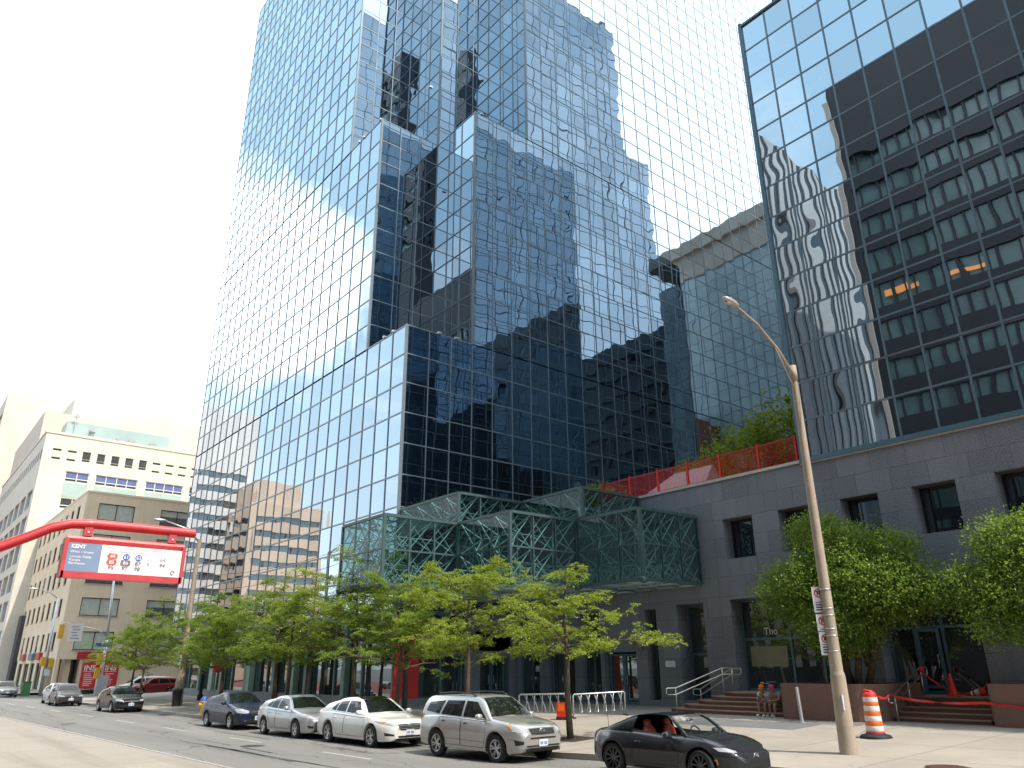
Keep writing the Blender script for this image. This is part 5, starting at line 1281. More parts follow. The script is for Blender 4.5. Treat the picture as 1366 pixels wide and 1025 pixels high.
lab=['locust tree close to the red panel, half behind the tallest tree','dark green locust tree behind the silver compact sedan','locust tree over the rear of the dark navy sedan','locust tree just right of the yellow hydrant','locust tree with its crown against the lamp post near the hydrant','small locust tree left of the pale lamp post','second tree from the left end of the tree row','leftmost tree of the row, next to the side street']
src=[L4,L2,L3,L4,L2,L3,L4,L2]
meshes={}
pos=[(-28.6,17.2,2.1,.92),(-38.6,16.9,.3,1.0),(-42.6,17.9,2.9,.95),(-46.6,16.4,4.0,.95),(-50.5,17.8,5.1,.9),(-55.5,16.8,.9,.92),(-60.5,15.7,3.3,.9),(-66.,16.4,1.7,.92)]
for k,(x,y,a,s) in enumerate(pos):
    key=id(src[k]);
    if key not in meshes:
        wd,lf=src[k];o=put_tree('locust_tree',lab[k],src[k],side_at(x,y),a,LEAF_B,GT,s);meshes[key]=put_tree.last
    else:
        o=put_tree('locust_tree',lab[k],(None,None),side_at(x,y),a,LEAF_B,GT,s)
        for nm,me in zip(('trunk','crown'),meshes[key]):
            q=bpy.data.objects.new(nm,me);COL.objects.link(q);q.parent=o
# planter trees
P1=round_tree(7,[((-.1,-.2,2.0),(1.5,1.2,1.15)),((-1.7,0,3.0),(1.35,1.2,.95)),((1.7,-.1,2.9),(1.45,1.2,1.0)),((.2,0,4.0),(1.35,1.2,1.05)),((-.7,.1,4.9),(.95,.9,.75)),((1.6,.1,4.1),(.95,.9,.7)),((-.8,-.3,3.2),(1.2,1.2,1.)),((.8,-.4,3.2),(1.2,1.1,1.))],[(0,0,.5),(.35,.1,.6),(-.3,.1,.6)],620,.092)
wd=P1[0]
for a,b in (((.0,0,-.1),(.1,0,2.0)),((.25,.1,-.1),(1.1,0,2.4)),((-.2,.1,-.1),(-.9,.1,2.3))): wd.tube([a,((a[0]+b[0])/2+.1,.05,(a[2]+b[2])/2),b],[.13,.10,.06],8)
put_tree('planter_tree','full round dark green tree growing in the planter behind the lamp post',P1,(-14.3,26.9,1.5),0,LEAF_D,None,1.08)
# dead twigs on its right side
P2=round_tree(12,[((0,0,2.4),(1.4,1.2,1.0)),((-1.3,0,2.7),(1.1,1.,.8)),((1.3,0,3.3),(1.5,1.2,1.1)),((.0,.2,3.9),(1.2,1.,.9)),((-.7,-.2,1.7),(.9,.9,.6)),((2.6,0,2.7),(1.4,1.2,1.1))],[(0.6,0,.5),(1.0,.1,.5)],620,.092)
P2[0].tube([(.8,0,-.1),(.5,.1,1.2),(.2,0,2.4)],[.12,.1,.06],8);P2[0].tube([(.9,0,-.1),(1.3,.1,1.4),(1.5,0,3.)],[.1,.08,.04],8)
put_tree('planter_tree','leafy green tree at the right edge, reaching in above the second planter',P2,(-8.5,26.6,1.55),.0,LEAF_D,None,1.05)
# terrace shrubs
S1=round_tree(40,[((0,0,1.0),(1.6,1.1,.9)),((1.5,0,1.5),(1.4,1.,1.1)),((-1.5,0,.7),(1.1,.9,.7))],[(0,0,0)],190,.13)
put_tree('terrace_shrub','large green bush on the terrace next to the right tower, behind the red fence',S1,(-21.8,33.6,10.2),.0,LEAF_A,None,1.85)['category']='shrub'
S2=round_tree(41,[((0,0,.8),(1.3,1.,.85)),((-1.1,0,.5),(.9,.8,.6))],[(0,0,0)],190,.13)
put_tree('terrace_shrub','lower green bush on the terrace left of the large one',S2,(-25.2,34.2,10.2),.0,LEAF_D,None,1.5)['category']='shrub'
S3=round_tree(42,[((0,0,.9),(1.2,1.,.9)),((.9,0,.6),(.8,.8,.6))],[(0,0,0)],190,.13)
put_tree('terrace_shrub','bright green bush above the canopy, left of the red fence',S3,(-33.2,34.0,10.2),.0,LEAF_A,None,1.5)['category']='shrub'
S4=round_tree(43,[((0,0,.5),(1.6,.8,.55))],[(0,0,0)],190,.13)
put_tree('terrace_shrub','dark low bush peeping above the canopy roof',S4,(-34.3,30.6,10.2),.0,LEAF_C,None,1.5)['category']='shrub'
# ------------------------------------------------------------------ steps, planters, rails
def rounded(poly_,r,n=5):
    out=[];N=len(poly_)
    for i in range(N):
        p0,p1,p2=Vector(poly_[i-1]),Vector(poly_[i]),Vector(poly_[(i+1)%N])
        a=(p0-p1).normalized();b=(p2-p1).normalized();rr=min(r,(p0-p1).length*.45,(p2-p1).length*.45)
        s,e=p1+a*rr,p1+b*rr
        for k in range(n+1):
            q=k/n;out.append(tuple(s*(1-q)**2+p1*2*q*(1-q)+e*q*q))
    return out
red2=M('red_granite_tread',(.40,.245,.19),.6,0,.15,3,fine=.3)
ls=thing('entrance_steps','wide reddish granite steps with cut corner where the seated couple rests','steps',(-19,27,.45))
RZ=.46;LZ=1.20;nr=5;rh_=(LZ-RZ)/nr
for k in range(nr):
    d=.34*k;xl=-22.1+d*1.25;yf=25.75+d
    pts=[(xl,28.95),(xl,yf+.55),(xl+.75,yf),(-16.45,yf),(-16.45,28.95)]
    m=MB();m.prism(pts,RZ-.05 if k==0 else RZ+rh_*k-.02,RZ+rh_*(k+1)-.035)
    st_=m.build('step',MAT['redbrown'],ls)
    m=MB();q=[(xl-.03,28.95),(xl-.03,yf+.54),(xl+.74,yf-.03),(-16.45,yf-.03),(-16.45,28.95)];m.prism(q,RZ+rh_*(k+1)-.035,RZ+rh_*(k+1),bottom=True);m.build('tread',red2,st_)
rs_=thing('entrance_steps','narrow dark granite steps between the two planters, crossed by red tape','steps',(-11.6,27.5,.45))
for k in range(nr):
    yf=26.45+.33*k
    m=MB();m.box(-12.95,-10.1,yf,28.95,RZ-.05 if k==0 else RZ+rh_*k-.02,RZ+rh_*(k+1)-.035);st_=m.build('step',MAT['redbrown'],rs_)
    m=MB();m.box(-12.95,-10.1,yf-.03,28.95,RZ+rh_*(k+1)-.035,RZ+rh_*(k+1));m.build('tread',red2,st_)
def planter(label,pts,z1):
    t_=thing('planter',label,'planter',(pts[0][0],pts[0][1],.4))
    m=MB();pp=rounded(pts,.35);m.prism(pp,.15,z1-.04,top=False)
    inn=rounded([(x*.0+ (x-sum(q[0] for q in pts)/len(pts))*.90+sum(q[0] for q in pts)/len(pts),(y-sum(q[1] for q in pts)/len(pts))*.86+sum(q[1] for q in pts)/len(pts)) for x,y in pts],.3)
    n=len(pp)
    m.add([(x,y,z1-.04) for x,y in pp]+[(x*.995+inn[i][0]*.005,y*.995+inn[i][1]*.005,z1) for i,(x,y) in enumerate(pp)]+[(x,y,z1) for x,y in inn]+[(x,y,z1-.25) for x,y in inn],
      [[i,(i+1)%n,n+(i+1)%n,n+i] for i in range(n)]+[[n+i,n+(i+1)%n,2*n+(i+1)%n,2*n+i] for i in range(n)]+[[2*n+i,2*n+(i+1)%n,3*n+(i+1)%n,3*n+i] for i in range(n)])
    m.build('planter_wall',MAT['redbrown'],t_);m=MB();m.poly([(x,y,z1-.14) for x,y in inn]);m.build('soil',MAT['soil'],t_)
    return t_
planter('reddish granite planter holding the round tree, right of the seated couple',[(-16.4,25.25),(-13.55,25.45),(-12.97,26.5),(-12.97,28.9),(-16.4,28.9)],1.60)
planter('reddish granite planter at the right edge beyond the taped steps',[(-9.95,26.0),(-2.5,26.0),(-2.5,28.9),(-10.08,28.9)],1.64)
def rail(label,path_lo,path_hi,h,posts,loop,base_z):
    """two parallel tubes with loop returns at both ends"""
    t_=thing('handrail',label,'handrail',path_lo)
    a,b=Vector(path_lo),Vector(path_hi);d=(b-a);dh=Vector((d.x,d.y,0)).normalized()
    m=MB();dz=Vector((0,0,-.24))
    def P(v): return tuple(v)
    pts=[a-dh*.34+dz*1.0,a-dh*.40+dz*.85,a-dh*.40+dz*.12,a-dh*.34,a,b,b+dh*.40,b+dh*.46+dz*.12,b+dh*.46+dz*.85,b+dh*.40+dz,b+dz,a+dz,a-dh*.34+dz]
    m.tube([P(p) for p in pts],.026,8);m.build('rail',MAT['steel'],t_,smooth=True)
    for q,zb in posts:
        p=a.lerp(b,q);m=MB();m.tube([(p.x,p.y,zb),(p.x,p.y,p.z-.0)],.024,8);m.build('post',MAT['steel'],t_,smooth=True)
    return t_
rail('brushed steel double handrail at the left end of the wide steps',(-21.35,25.75,1.36),(-20.35,27.55,2.10),0,((0,.47),(1.,1.2)),0,0)
rail('steel handrail against the wall behind the wide steps',(-22.3,28.55,1.25),(-20.6,28.55,2.08),0,((0.,.6),(1.,1.2)),0,0)
rail('steel handrail with red tape knotted on it, beside the narrow steps',(-12.80,26.3,1.28),(-12.72,28.25,2.10),0,((0,.47),(.5,.9),(1.,1.2)),0,0)
# bollard
t_=thing('bollard','slim galvanised post with a black cap in front of the planter','bollard',side_at(-15.15,24.55))
z=side_z(-15.15,24.55);m=MB();m.tube([(-15.15,24.55,z),(-15.2,24.55,z+1.12)],.058,12);m.build('post',MAT['galv'],t_,smooth=True,angle=40)
m=MB();m.lathe([(.18,0),(.18,.02),(.06,.03)],14,(-15.15,24.55,z+.002));m.build('base_plate',MAT['galv'],t_,smooth=True,angle=40)
m=MB();m.lathe([(.062,0),(.066,.03),(.06,.06),(.0,.07)],12,(-15.2,24.55,z+1.10));m.build('cap',MAT['black'],t_,smooth=True)
# traffic barrel
bx_,by_=-11.3,21.8;bz=side_z(bx_,by_)
t_=thing('traffic_barrel','orange and white striped traffic barrel with a black rubber foot beside the lamp post','traffic barrel',(bx_,by_,bz))
rr=lambda h:.235-.05*h
hs=[0.06,.17,.30,.42,.55,.67,.80,.90,1.02]
for k in range(len(hs)-1):
    a,b=hs[k],hs[k+1];m=MB();m.lathe([(rr(a),a),(rr(a)+.004,a+.01),(rr(b)+.004,b-.01),(rr(b),b)],22,(bx_,by_,bz))
    m.build('drum' if k%2==0 else 'reflective_band',[MAT['redplas'] if k in (0,) else MAT['orange'],M('reflective_white',(.70,.70,.68),.35,0,.06,8)][k%2],t_,smooth=True,angle=40)
m=MB();m.lathe([(rr(1.02),1.02),(.17,1.06),(.165,1.12),(.13,1.15),(0,1.15)],20,(bx_,by_,bz));m.build('top',MAT['redplas'],t_,smooth=True,angle=50)
m=MB();m.lathe([(.41,0),(.41,.03),(.36,.08),(.26,.10),(.24,.13)],24,(bx_,by_,bz));m.build('rubber_base',MAT['black'],t_,smooth=True,angle=50)
m=MB()
for k in range(5):
    a=-2.3+k*.13;b=a+.13;m.quad(*[(bx_+.243*math.cos(q),by_+.243*math.sin(q),bz+h) for q,h in ((a+.9,.92),(b+.9,.92),(b+.9,1.02),(a+.9,1.02))])
m.build('sticker',MAT['white'],t_)
m=MB();m.tube([(bx_-.15,by_,bz+1.13),(bx_-.08,by_-.1,bz+1.2),(bx_+.06,by_-.08,bz+1.17),(bx_+.14,by_,bz+1.12),(bx_+.02,by_+.08,bz+1.18)],.03,6);m.build('knotted_tape',MAT['redplas'],t_,smooth=True)
# cones
def cone(label,p,tilt=None,bands=False):
    t_=thing('traffic_cone',label,'traffic cone',p)
    parts=[]
    m=MB();m.lathe([(.155,.03),(.15,.05),(.035,.70),(.025,.71),(0,.71)],18);parts.append((m,'cone_body',MAT['redplas']))
    m=MB();m.box(-.19,.19,-.19,.19,0,.035);parts.append((m,'base',MAT['orange'] if not bands else MAT['black']))
    if bands:
        for a,b in ((.30,.44),(.50,.58)):
            f=lambda h:.15-.115*(h-.05)/.65+.004
            m=MB();m.lathe([(f(a),a),(f(b),b)],18);parts.append((m,'reflective_band',MAT['white']))
    Mx=Matrix.Translation(Vector(p))@(tilt or Matrix())
    for m,n,mt in parts: m.xf(Mx);m.build(n,mt,t_,smooth=True,angle=40)
cone('plain red cone standing on the landing above the narrow steps',(-11.75,28.15,1.202))
cone('orange cone with white bands lying on its side beside the planter',(-10.62,28.15,1.40),Matrix.Rotation(R(-100),4,'Y')@Matrix.Rotation(R(45),4,'Z'),True)
# caution tape
def ribbon(mb,pts,w=.07,tw=0.):
    random.seed(8);n=14
    P=[]
    for a,b in zip(pts[:-1],pts[1:]):
        a,b=Vector(a),Vector(b)
        for k in range(n): q=k/n;p=a.lerp(b,q);p.z-=.10*math.sin(math.pi*q)*(b-a).length/3.5;P.append(p)
    P.append(Vector(pts[-1]))
    for i in range(len(P)-1):
        f=lambda j:Vector((0,math.sin(j*.5+tw)*.35,math.cos(j*.22+tw))).normalized()*w/2
        mb.quad(P[i]-f(i),P[i+1]-f(i+1),P[i+1]+f(i+1),P[i]+f(i))
tp=M('caution_tape',(.70,.035,.03),.4,0,.2,20)
m=MB();ribbon(m,[(-12.83,26.28,1.22),(-10.0,25.97,1.12),(-4.,25.6,1.05)],.08);o=m.build('caution_tape',tp);tag(o,'red plastic tape stretched low from the handrail across the narrow steps','tape')
m=MB();ribbon(m,[(bx_+.1,by_,bz+1.12),(-12.83,26.25,1.32)],.07,1.);o=m.build('caution_tape',tp);tag(o,'short red tape between the barrel and the handrail','tape')
m=MB();ribbon(m,[(-12.72,28.2,2.0),(-11.75,28.15,1.30),(-10.5,28.3,1.28)],.07,2.);m.blob((-12.72,28.3,2.02),(.09,.11,.10),2,6,8);o=m.build('caution_tape',tp);tag(o,'red tape knotted at the top of the handrail, trailing to the cones','tape')
# manhole
m=MB();zz=side_z(-7.6,17.4)+.006;m.lathe([(.0,.004),(.42,.004),(.45,.0)],28,(-7.6,17.4,zz));o=m.build('manhole_cover',M('rusty_iron',(.11,.06,.045),.7,.4,.2,12,fine=.5));tag(o,'round rusty manhole cover in the pavement at the bottom right','manhole cover')
for k,(x,o,l) in enumerate(((-27.,-4.3,'round iron cover in the road in front of the white sedan'),(-44.,-6.0,'round iron cover in the road left of the navy sedan'),(-15.2,-5.2,'round iron cover in the road near the sports coupe'))):
    m=MB();m.lathe([(.0,.004),(.36,.004),(.40,.002)],24,(x,curb(x)+o,road_z(x)+.002));o_=m.build('manhole_cover',MAT['dark']);tag(o_,l,'manhole cover')
for k,(x,l) in enumerate(((-22.3,'iron gutter grate at the kerb between the silver and white cars'),(-48.5,'iron gutter grate at the kerb left of the hydrant'))):
    m=MB();m.box(x-.35,x+.35,curb(x)-.42,curb(x)-.04,road_z(x)-.03,road_z(x)+.006)
    for j in range(6): m.box(x-.33+.115*j,x-.28+.115*j,curb(x)-.40,curb(x)-.06,road_z(x)+.006,road_z(x)+.016)
    o_=m.build('gutter_grate',MAT['dark']);tag(o_,l,'drain grate')
# tree pits
for k,(x,y) in enumerate(((-19.2,17.9),(-24.2,17.5),(-28.6,17.2),(-33.2,17.7))):
    ground_patch('tree_pit',x-.55,x+.75,y-.6,y+.6,MAT['soil'],.005)
# bike racks
def rack(label,a,b):
    t_=thing('bike_rack',label,'bike rack',a)
    A,B=Vector(a),Vector(b);d=(B-A).normalized();n_=Vector((-d.y,d.x,0));L=(B-A).length;h=Vector((0,0,.86))
    m=MB();m.tube([A,A+h*.96,A+h+d*.05,B+h-d*.05,B+h*.96,B],.032,8);m.build('frame',MAT['galv'],t_,smooth=True)
    for k in range(6):
        p=A+d*L*(k+.6)/6.4;m=MB();m.tube([p+h,p+d*.16+n_*.1+h*.55,p+d*.20+n_*.2+h*.22,p+d*.05+n_*.1+h*.20,p+d*.14+h*.98],.02,6);m.build('wheel_loop',MAT['galv'],t_,smooth=True)
    for p in (A,B): m=MB();m.beam(p-n_*.32+Vector((0,0,.02)),p+n_*.32+Vector((0,0,.02)),.07,.03);m.build('foot',MAT['dark'],t_)
rack('white metal bike rack left of the young tree, partly behind the silver car',(-26.2,21.6,side_z(-26,21.6)),(-24.2,22.6,side_z(-24,22.6)))
rack('white metal bike rack right of the young tree',(-23.7,22.3,side_z(-23.7,22.3)),(-22.6,24.1,side_z(-22.6,24.1)))
# red paper box
q=(-23.75,21.75);z=side_z(*q);t_=thing('newspaper_box','small bright red paper box standing between the bike racks','newspaper box',(q[0],q[1],z),.5)
m=MB();m.box(-.18,.18,-.16,.16,.10,.60);m.build('box',MAT['redplas'],t_,world=False);m=MB();m.box(-.13,.13,-.17,-.161,.30,.55);m.build('front_label',MAT['orange'],t_,world=False)
m=MB();m.box(-.2,.2,-.18,.18,0,.10);m.build('base',MAT['dark'],t_,world=False)
# fire hydrant
q=(-43.4,14.45);z=side_z(*q);t_=thing('fire_hydrant','yellow fire hydrant with a blue bonnet on the kerb','hydrant',(q[0],q[1],z))
m=MB();m.lathe([(.20,0),(.20,.05),(.14,.06),(.13,.62),(.17,.64),(.17,.70)],14,(q[0],q[1],z));m.build('barrel',MAT['yellow'],t_,smooth=True,angle=40)
m=MB();m.lathe([(.17,.702),(.15,.80),(.08,.90),(.04,.92),(.04,.97),(0,.97)],14,(q[0],q[1],z));m.build('bonnet',MAT['blue'],t_,smooth=True,angle=40)
for dx,dy in ((1,0),(-1,0),(0,-1)):
    m=MB();m.tube([(q[0]+dx*.1,q[1]+dy*.1,z+.52),(q[0]+dx*.25,q[1]+dy*.25,z+.52)],.075,10);m.build('outlet',MAT['yellow'],t_,smooth=True,angle=40)
# litter bin and small posts near the left end of the trees
q=(-53.2,16.0);z=side_z(*q);t_=thing('litter_bin','black litter bin beside the pale lamp post','bin',(q[0],q[1],z))
m=MB();m.lathe([(.24,0),(.28,.85),(.30,.87),(.30,.93),(.22,1.02),(.0,1.05)],14,(q[0],q[1],z));m.build('body',MAT['black'],t_,smooth=True,angle=40)
m=MB();m.lathe([(.285,.86),(.31,.88),(.285,.90)],14,(q[0],q[1],z));m.build('rim',MAT['dark'],t_,smooth=True)
# dark posts with lanterns in front of the tower glass
for k,(x,y,l) in enumerate(((-46.,19.4,'black lamp standard in front of the tower glass, behind the navy sedan'),(-41.6,19.3,'black lamp standard between the two middle trees'),(-30.8,18.9,'black lamp standard nearest the red panel'),(-58,19.,'black lamp standard furthest left along the tower'))):
    z=side_z(x,y);t_=thing('lamp_standard',l,'lamp post',(x,y,z))
    m=MB();m.tube([(x,y,z),(x,y,z+4.0)],[.13,.10],10);m.build('post',MAT['black'],t_,smooth=True,angle=40)
    m=MB();m.lathe([(.2,0),(.2,.3),(.14,.4)],10,(x,y,z));m.build('base',MAT['black'],t_,smooth=True,angle=40)
    m=MB();m.lathe([(.05,4.0),(.22,4.1),(.26,4.5),(.1,4.65),(0,4.68)],10,(x,y,z));m.build('lantern',MAT['dark'],t_,smooth=True,angle=40)
# ------------------------------------------------------------------ street lamps
lx,ly=-10.27,18.43;lz=side_z(lx,ly)
t_=thing('street_lamp','tall beige concrete street lamp with parking signs, in the right foreground','street lamp',(lx,ly,lz))
m=MB();m.tube([(lx,ly,lz-.05),(lx,ly,lz+1.55),(lx,ly,lz+1.72)],[.205,.175,.172],20);m.tube([(lx,ly,lz+1.72),(lx,ly,lz+1.80)],[.165,.150],20);m.tube([(lx,ly,lz+1.78),(lx,ly,9.92)],[.145,.085],20);m.build('pole',MAT['pole'],t_,smooth=True,angle=40)
m=MB();m.box(lx-.02+.12,lx+.10+.03,ly-.165,ly-.11,lz+.95,lz+1.28);m.build('access_plate',MAT['plate'],t_)
arm=[(lx,ly,9.78),(lx-.35,ly-.75,10.45),(lx-.85,ly-1.75,11.0),(lx-1.25,ly-2.6,11.25)]
arm=[(lx+.02,ly-.02,9.70),(lx+.0,ly-.65,10.35),(lx,ly-1.5,10.85),(lx,ly-2.35,11.10)]
m=MB();m.tube(arm,[.045,.042,.038,.035],8);m.tube([(lx,ly,9.25),(lx,ly-.45,9.9),(lx,ly-.75,10.36)],.018,6);m.tube([(lx,ly,9.55),(lx,ly,10.0)],[.11,.10],12);m.build('bracket_arm',MAT['pole'],t_,smooth=True)
m=MB();n0=0
m.blob((0,0,0),(.125,.32,.07),2.6,8,14);m.xf(Matrix.Translation((lx,ly-2.64,11.155))@Matrix.Rotation(R(-8),4,'X'));m.build('luminaire',M('luminaire_shell',(.50,.46,.42),.4,.2,.08),t_,smooth=True)
m=MB();m.blob((lx,ly-2.70,11.10),(.09,.17,.055),2.2,8,12);m.build('lens',MAT['lens'],t_,smooth=True)
m=MB();m.lathe([(.045,0),(.045,.09),(0,.11)],8,(lx,ly-2.6,11.235));m.build('photocell',MAT['dark'],t_,smooth=True)
def noparking(parent,x,y,z,h,arrow,kind):
    """plate facing -y and slightly left, with red ring, slash and symbol"""
    Mx=frameM((x,y,z),(Vector((.92,-.40,0))),(0,0,1)) if False else frameM((x,y,z),(.80,.60,0),(0,0,1))
    w=.30
    def put(mb): mb.xf(Mx);return mb
    m=MB();m.box(-w/2,w/2,0,h,-.012,0.);s=put(m).build('sign_plate',MAT['white'],parent)
    cx,cy,r=0,h-.16,.105
    m=MB()
    for k in range(24):
        a,b=2*math.pi*k/24,2*math.pi*(k+1)/24
        m.quad(*[(cx+q*math.cos(g),cy+q*math.sin(g),.004) for q,g in ((r,a),(r,b),(r*.76,b),(r*.76,a))])
    m.quad((cx-.085,cy+.065,.0045),(cx-.065,cy+.085,.0045),(cx+.085,cy-.065,.0045),(cx+.065,cy-.085,.0045));put(m).build('prohibition_ring',MAT['red'],s)
    m=MB()
    if kind=='P': m.box(-.045,-.022,cy-.06,cy+.06,.001,.003);m.box(-.022,.035,cy+.035,cy+.06,.001,.003);m.box(-.022,.035,cy-.01,cy+.012,.001,.003);m.box(.022,.042,cy-.0,cy+.05,.001,.003)
    else: m.box(-.05,.05,cy-.045,cy+.03,.001,.003);m.box(-.03,.03,cy+.03,cy+.055,.001,.003)
    put(m).build('symbol',MAT['ink'],s)
    m=MB()
    if h>.4:
        for r_ in range(3): m.box(-.10,.10-.03*r_,.05+.06*r_,.08+.06*r_,.001,.003)
        m.box(-.10,.10,.235,.252,.001,.003)
    else: m.box(-.1,.06,.035,.05,.001,.003);m.poly([(.11,.0425,.003),(.06,.065,.003),(.06,.02,.003)])
    put(m).build('sign_print',MAT['ink'],s)
sxx,syy=lx-.115,ly-.10
noparking(t_,sxx-.02,syy,3.42,.62,1,'P');noparking(t_,sxx-.0,syy,2.98,.40,1,'P');noparking(t_,sxx+.01,syy,2.42,.54,1,'C')
m=MB()
for z in (2.5,2.86,3.02,3.34,3.5,3.96): m.tube([(lx,ly,z),(lx,ly,z+.02)],[.146]*2,16)
m.build('strap',MAT['galv'],t_,smooth=True)
# overhead wire from the lamp toward the right and a small bracket
m=MB();pts=[(lx,ly,9.62)]
A=Vector((lx,ly,9.55));Bv=Vector((14,20.5,11.2))
m.tube([A.lerp(Bv,k/16)-Vector((0,0,.55*math.sin(math.pi*k/16))) for k in range(17)],.012,5);o=m.build('overhead_wire',MAT['dark']);tag(o,'thin overhead cable running right from the street lamp','cable')
lx2,ly2=-53.6,16.2;z2=side_z(lx2,ly2)
t_=thing('street_lamp','pale concrete lamp post near the hydrant, its top behind the bus sign','street lamp',(lx2,ly2,z2))
m=MB();m.tube([(lx2,ly2,z2-.05),(lx2,ly2,z2+3.4)],[.30,.24],16);m.tube([(lx2,ly2,z2+3.4),(lx2,ly2,z2+10.4)],[.19,.13],14);m.build('pole',MAT['pole'],t_,smooth=True,angle=40)
m=MB();m.tube([(lx2,ly2,z2+10.2),(lx2,ly2-.8,z2+11.),(lx2,ly2-2.3,z2+11.4)],[.06,.05,.05],8);m.build('bracket_arm',MAT['galv'],t_,smooth=True)
m=MB();m.blob((lx2,ly2-2.7,z2+11.42),(.18,.42,.10),2.6,8,12);m.build('luminaire',MAT['galv'],t_,smooth=True)
m=MB();m.box(lx2-.01,lx2+.34,ly2-.24,ly2-.225,z2+2.2,z2+3.0);m.build('sign_plate',MAT['white'],t_)
for (za,xb,yb,zb,l) in ((8.0,-30,20.8,8.9,'cable running from the concrete lamp post up to the tower'),(7.0,-30,20.8,8.2,'lower cable running from the concrete lamp post to the tower')):
    m=MB();A=Vector((lx2,ly2,z2+za));Bv=Vector((xb-8,yb,zb));m.tube([A.lerp(Bv,k/12)-Vector((0,0,.5*math.sin(math.pi*k/12))) for k in range(13)],.013,5);o=m.build('overhead_wire',MAT['dark']);tag(o,l,'cable')
# signals at the corner
def signal_head(parent,p,face,s=1.):
    x,y,z=p
    h=thing('tmp','','x') if False else None
    m=MB();m.box(x-.20,x+.20,y-.22,y+.22,z-.62*s,z+.62*s);o=m.build('signal_head',MAT['yellow'],parent)
    for k in range(3):
        zz=z+(.38-.38*k)*s;mm=MB();mm.lathe([(.13,.0),(.14,.16)],12,(x-.2-.16,y,zz),axis='x');mm.build('visor',MAT['yellow'],o,smooth=True)
    return o
sx_,sy_=-88.,18.9
t_=thing('signal_mast','grey signal mast with an arm, yellow signal heads and a blue street name plate','traffic signal',(sx_,sy_,0))
m=MB();m.tube([(sx_,sy_,-.4),(sx_,sy_,5.)],[.20,.15],12);m.tube([(sx_,sy_,5.),(sx_,sy_-.3,11.)],[.13,.10],12);m.build('mast',MAT['galv'],t_,smooth=True)
m=MB();m.tube([(sx_,sy_,5.4),(sx_,sy_-1.2,6.0),(sx_,sy_-4.3,6.6)],[.08,.07,.05],8);m.build('mast_arm',MAT['galv'],t_,smooth=True)
signal_head(t_,(sx_,sy_-4.2,5.72),0,1.05);signal_head(t_,(sx_+.1,sy_-.35,3.2),0,.85);signal_head(t_,(sx_+.1,sy_-.4,1.9),0,.8)
m=MB();m.box(sx_+.2,sx_+.24,sy_-3.6,sy_-2.35,4.85,6.5);pl_=m.build('lane_sign',MAT['white'],t_)
m=MB()
for k in range(5): m.box(sx_+.241,sx_+.25,sy_-3.35+.1*(k%2),sy_-2.6-.1*(k%3),5.05+.27*k,5.17+.27*k)
m.build('sign_print',M('faded_print',(.42,.40,.42),.6),pl_)
m=MB();m.box(sx_+.2,sx_+.24,sy_-1.0,sy_+.35,4.35,4.72);m.build('street_name_plate',MAT['blue'],t_)
m=MB();m.box(sx_-.35,sx_+.35,sy_-.30,sy_+.65,-.3,1.7);m.build('control_cabinet',MAT['galv'],t_)
lx3,ly3=-92.,14.6
t_=thing('street_lamp','slender grey street lamp on the far corner, with a signal head low on its post','street lamp',(lx3,ly3,0))
m=MB();m.tube([(lx3,ly3,-.4),(lx3,ly3-.1,9.2)],[.17,.11],10);m.build('pole',MAT['galv'],t_,smooth=True)
m=MB();m.tube([(lx3,ly3-.1,9.1),(lx3,ly3-1.,9.75),(lx3,ly3-2.0,9.95)],[.06,.05,.05],6);m.build('bracket_arm',MAT['galv'],t_,smooth=True)
m=MB();m.blob((lx3,ly3-2.4,9.95),(.18,.42,.09),2.6,8,12);m.build('luminaire',MAT['galv'],t_,smooth=True)
signal_head(t_,(lx3+.2,ly3-.35,3.0),0,.7);signal_head(t_,(lx3+.2,ly3+.35,2.9),0,.7)
m=MB();m.box(lx3+.15,lx3+.2,ly3-.05,ly3+.45,1.7,2.3);m.build('sign_plate',MAT['white'],t_)
t_=thing('sign_post','small white and red roadside sign on a thin post among the tree trunks','sign',side_at(-52.,17.9))
z=side_z(-52,17.9);m=MB();m.tube([(-52,17.9,z),(-52,17.9,z+2.5)],.035,8);m.build('post',MAT['galv'],t_,smooth=True);m=MB();m.box(-51.96,-51.93,17.6,18.2,z+1.9,z+2.5);m.build('plate',MAT['red'],t_)
t_=thing('utility_box','small green utility box at the foot of the far lamp','utility box',(-93.2,13.4,-.2));m=MB();m.box(-93.6,-92.8,13.1,13.8,-.3,1.1);m.build('cabinet',M('green_box',(.08,.25,.10),.5),t_);m=MB();m.box(-93.65,-92.75,13.05,13.85,1.1,1.16);m.build('lid',MAT['dark'],t_)
# low kerb wall line at the side street
# ------------------------------------------------------------------ bus stop sign
bs=thing('bus_stop_sign','red bus stop sign reading KENT, hanging from a curved red tube','bus stop sign',(-8.,-.3,0))
SX=-8.
pth=[(SX,-.55,road_z(SX)-.02),(SX,-.55,1.6),(SX,-.50,2.35),(SX,-.32,2.72),(SX,-.05,2.96),(SX,.35,3.13),(SX,.75,3.285),(SX,.95,3.40),(SX,1.12,3.462),(SX,1.35,3.485),(SX,1.75,3.487),(SX,2.36,3.487)]
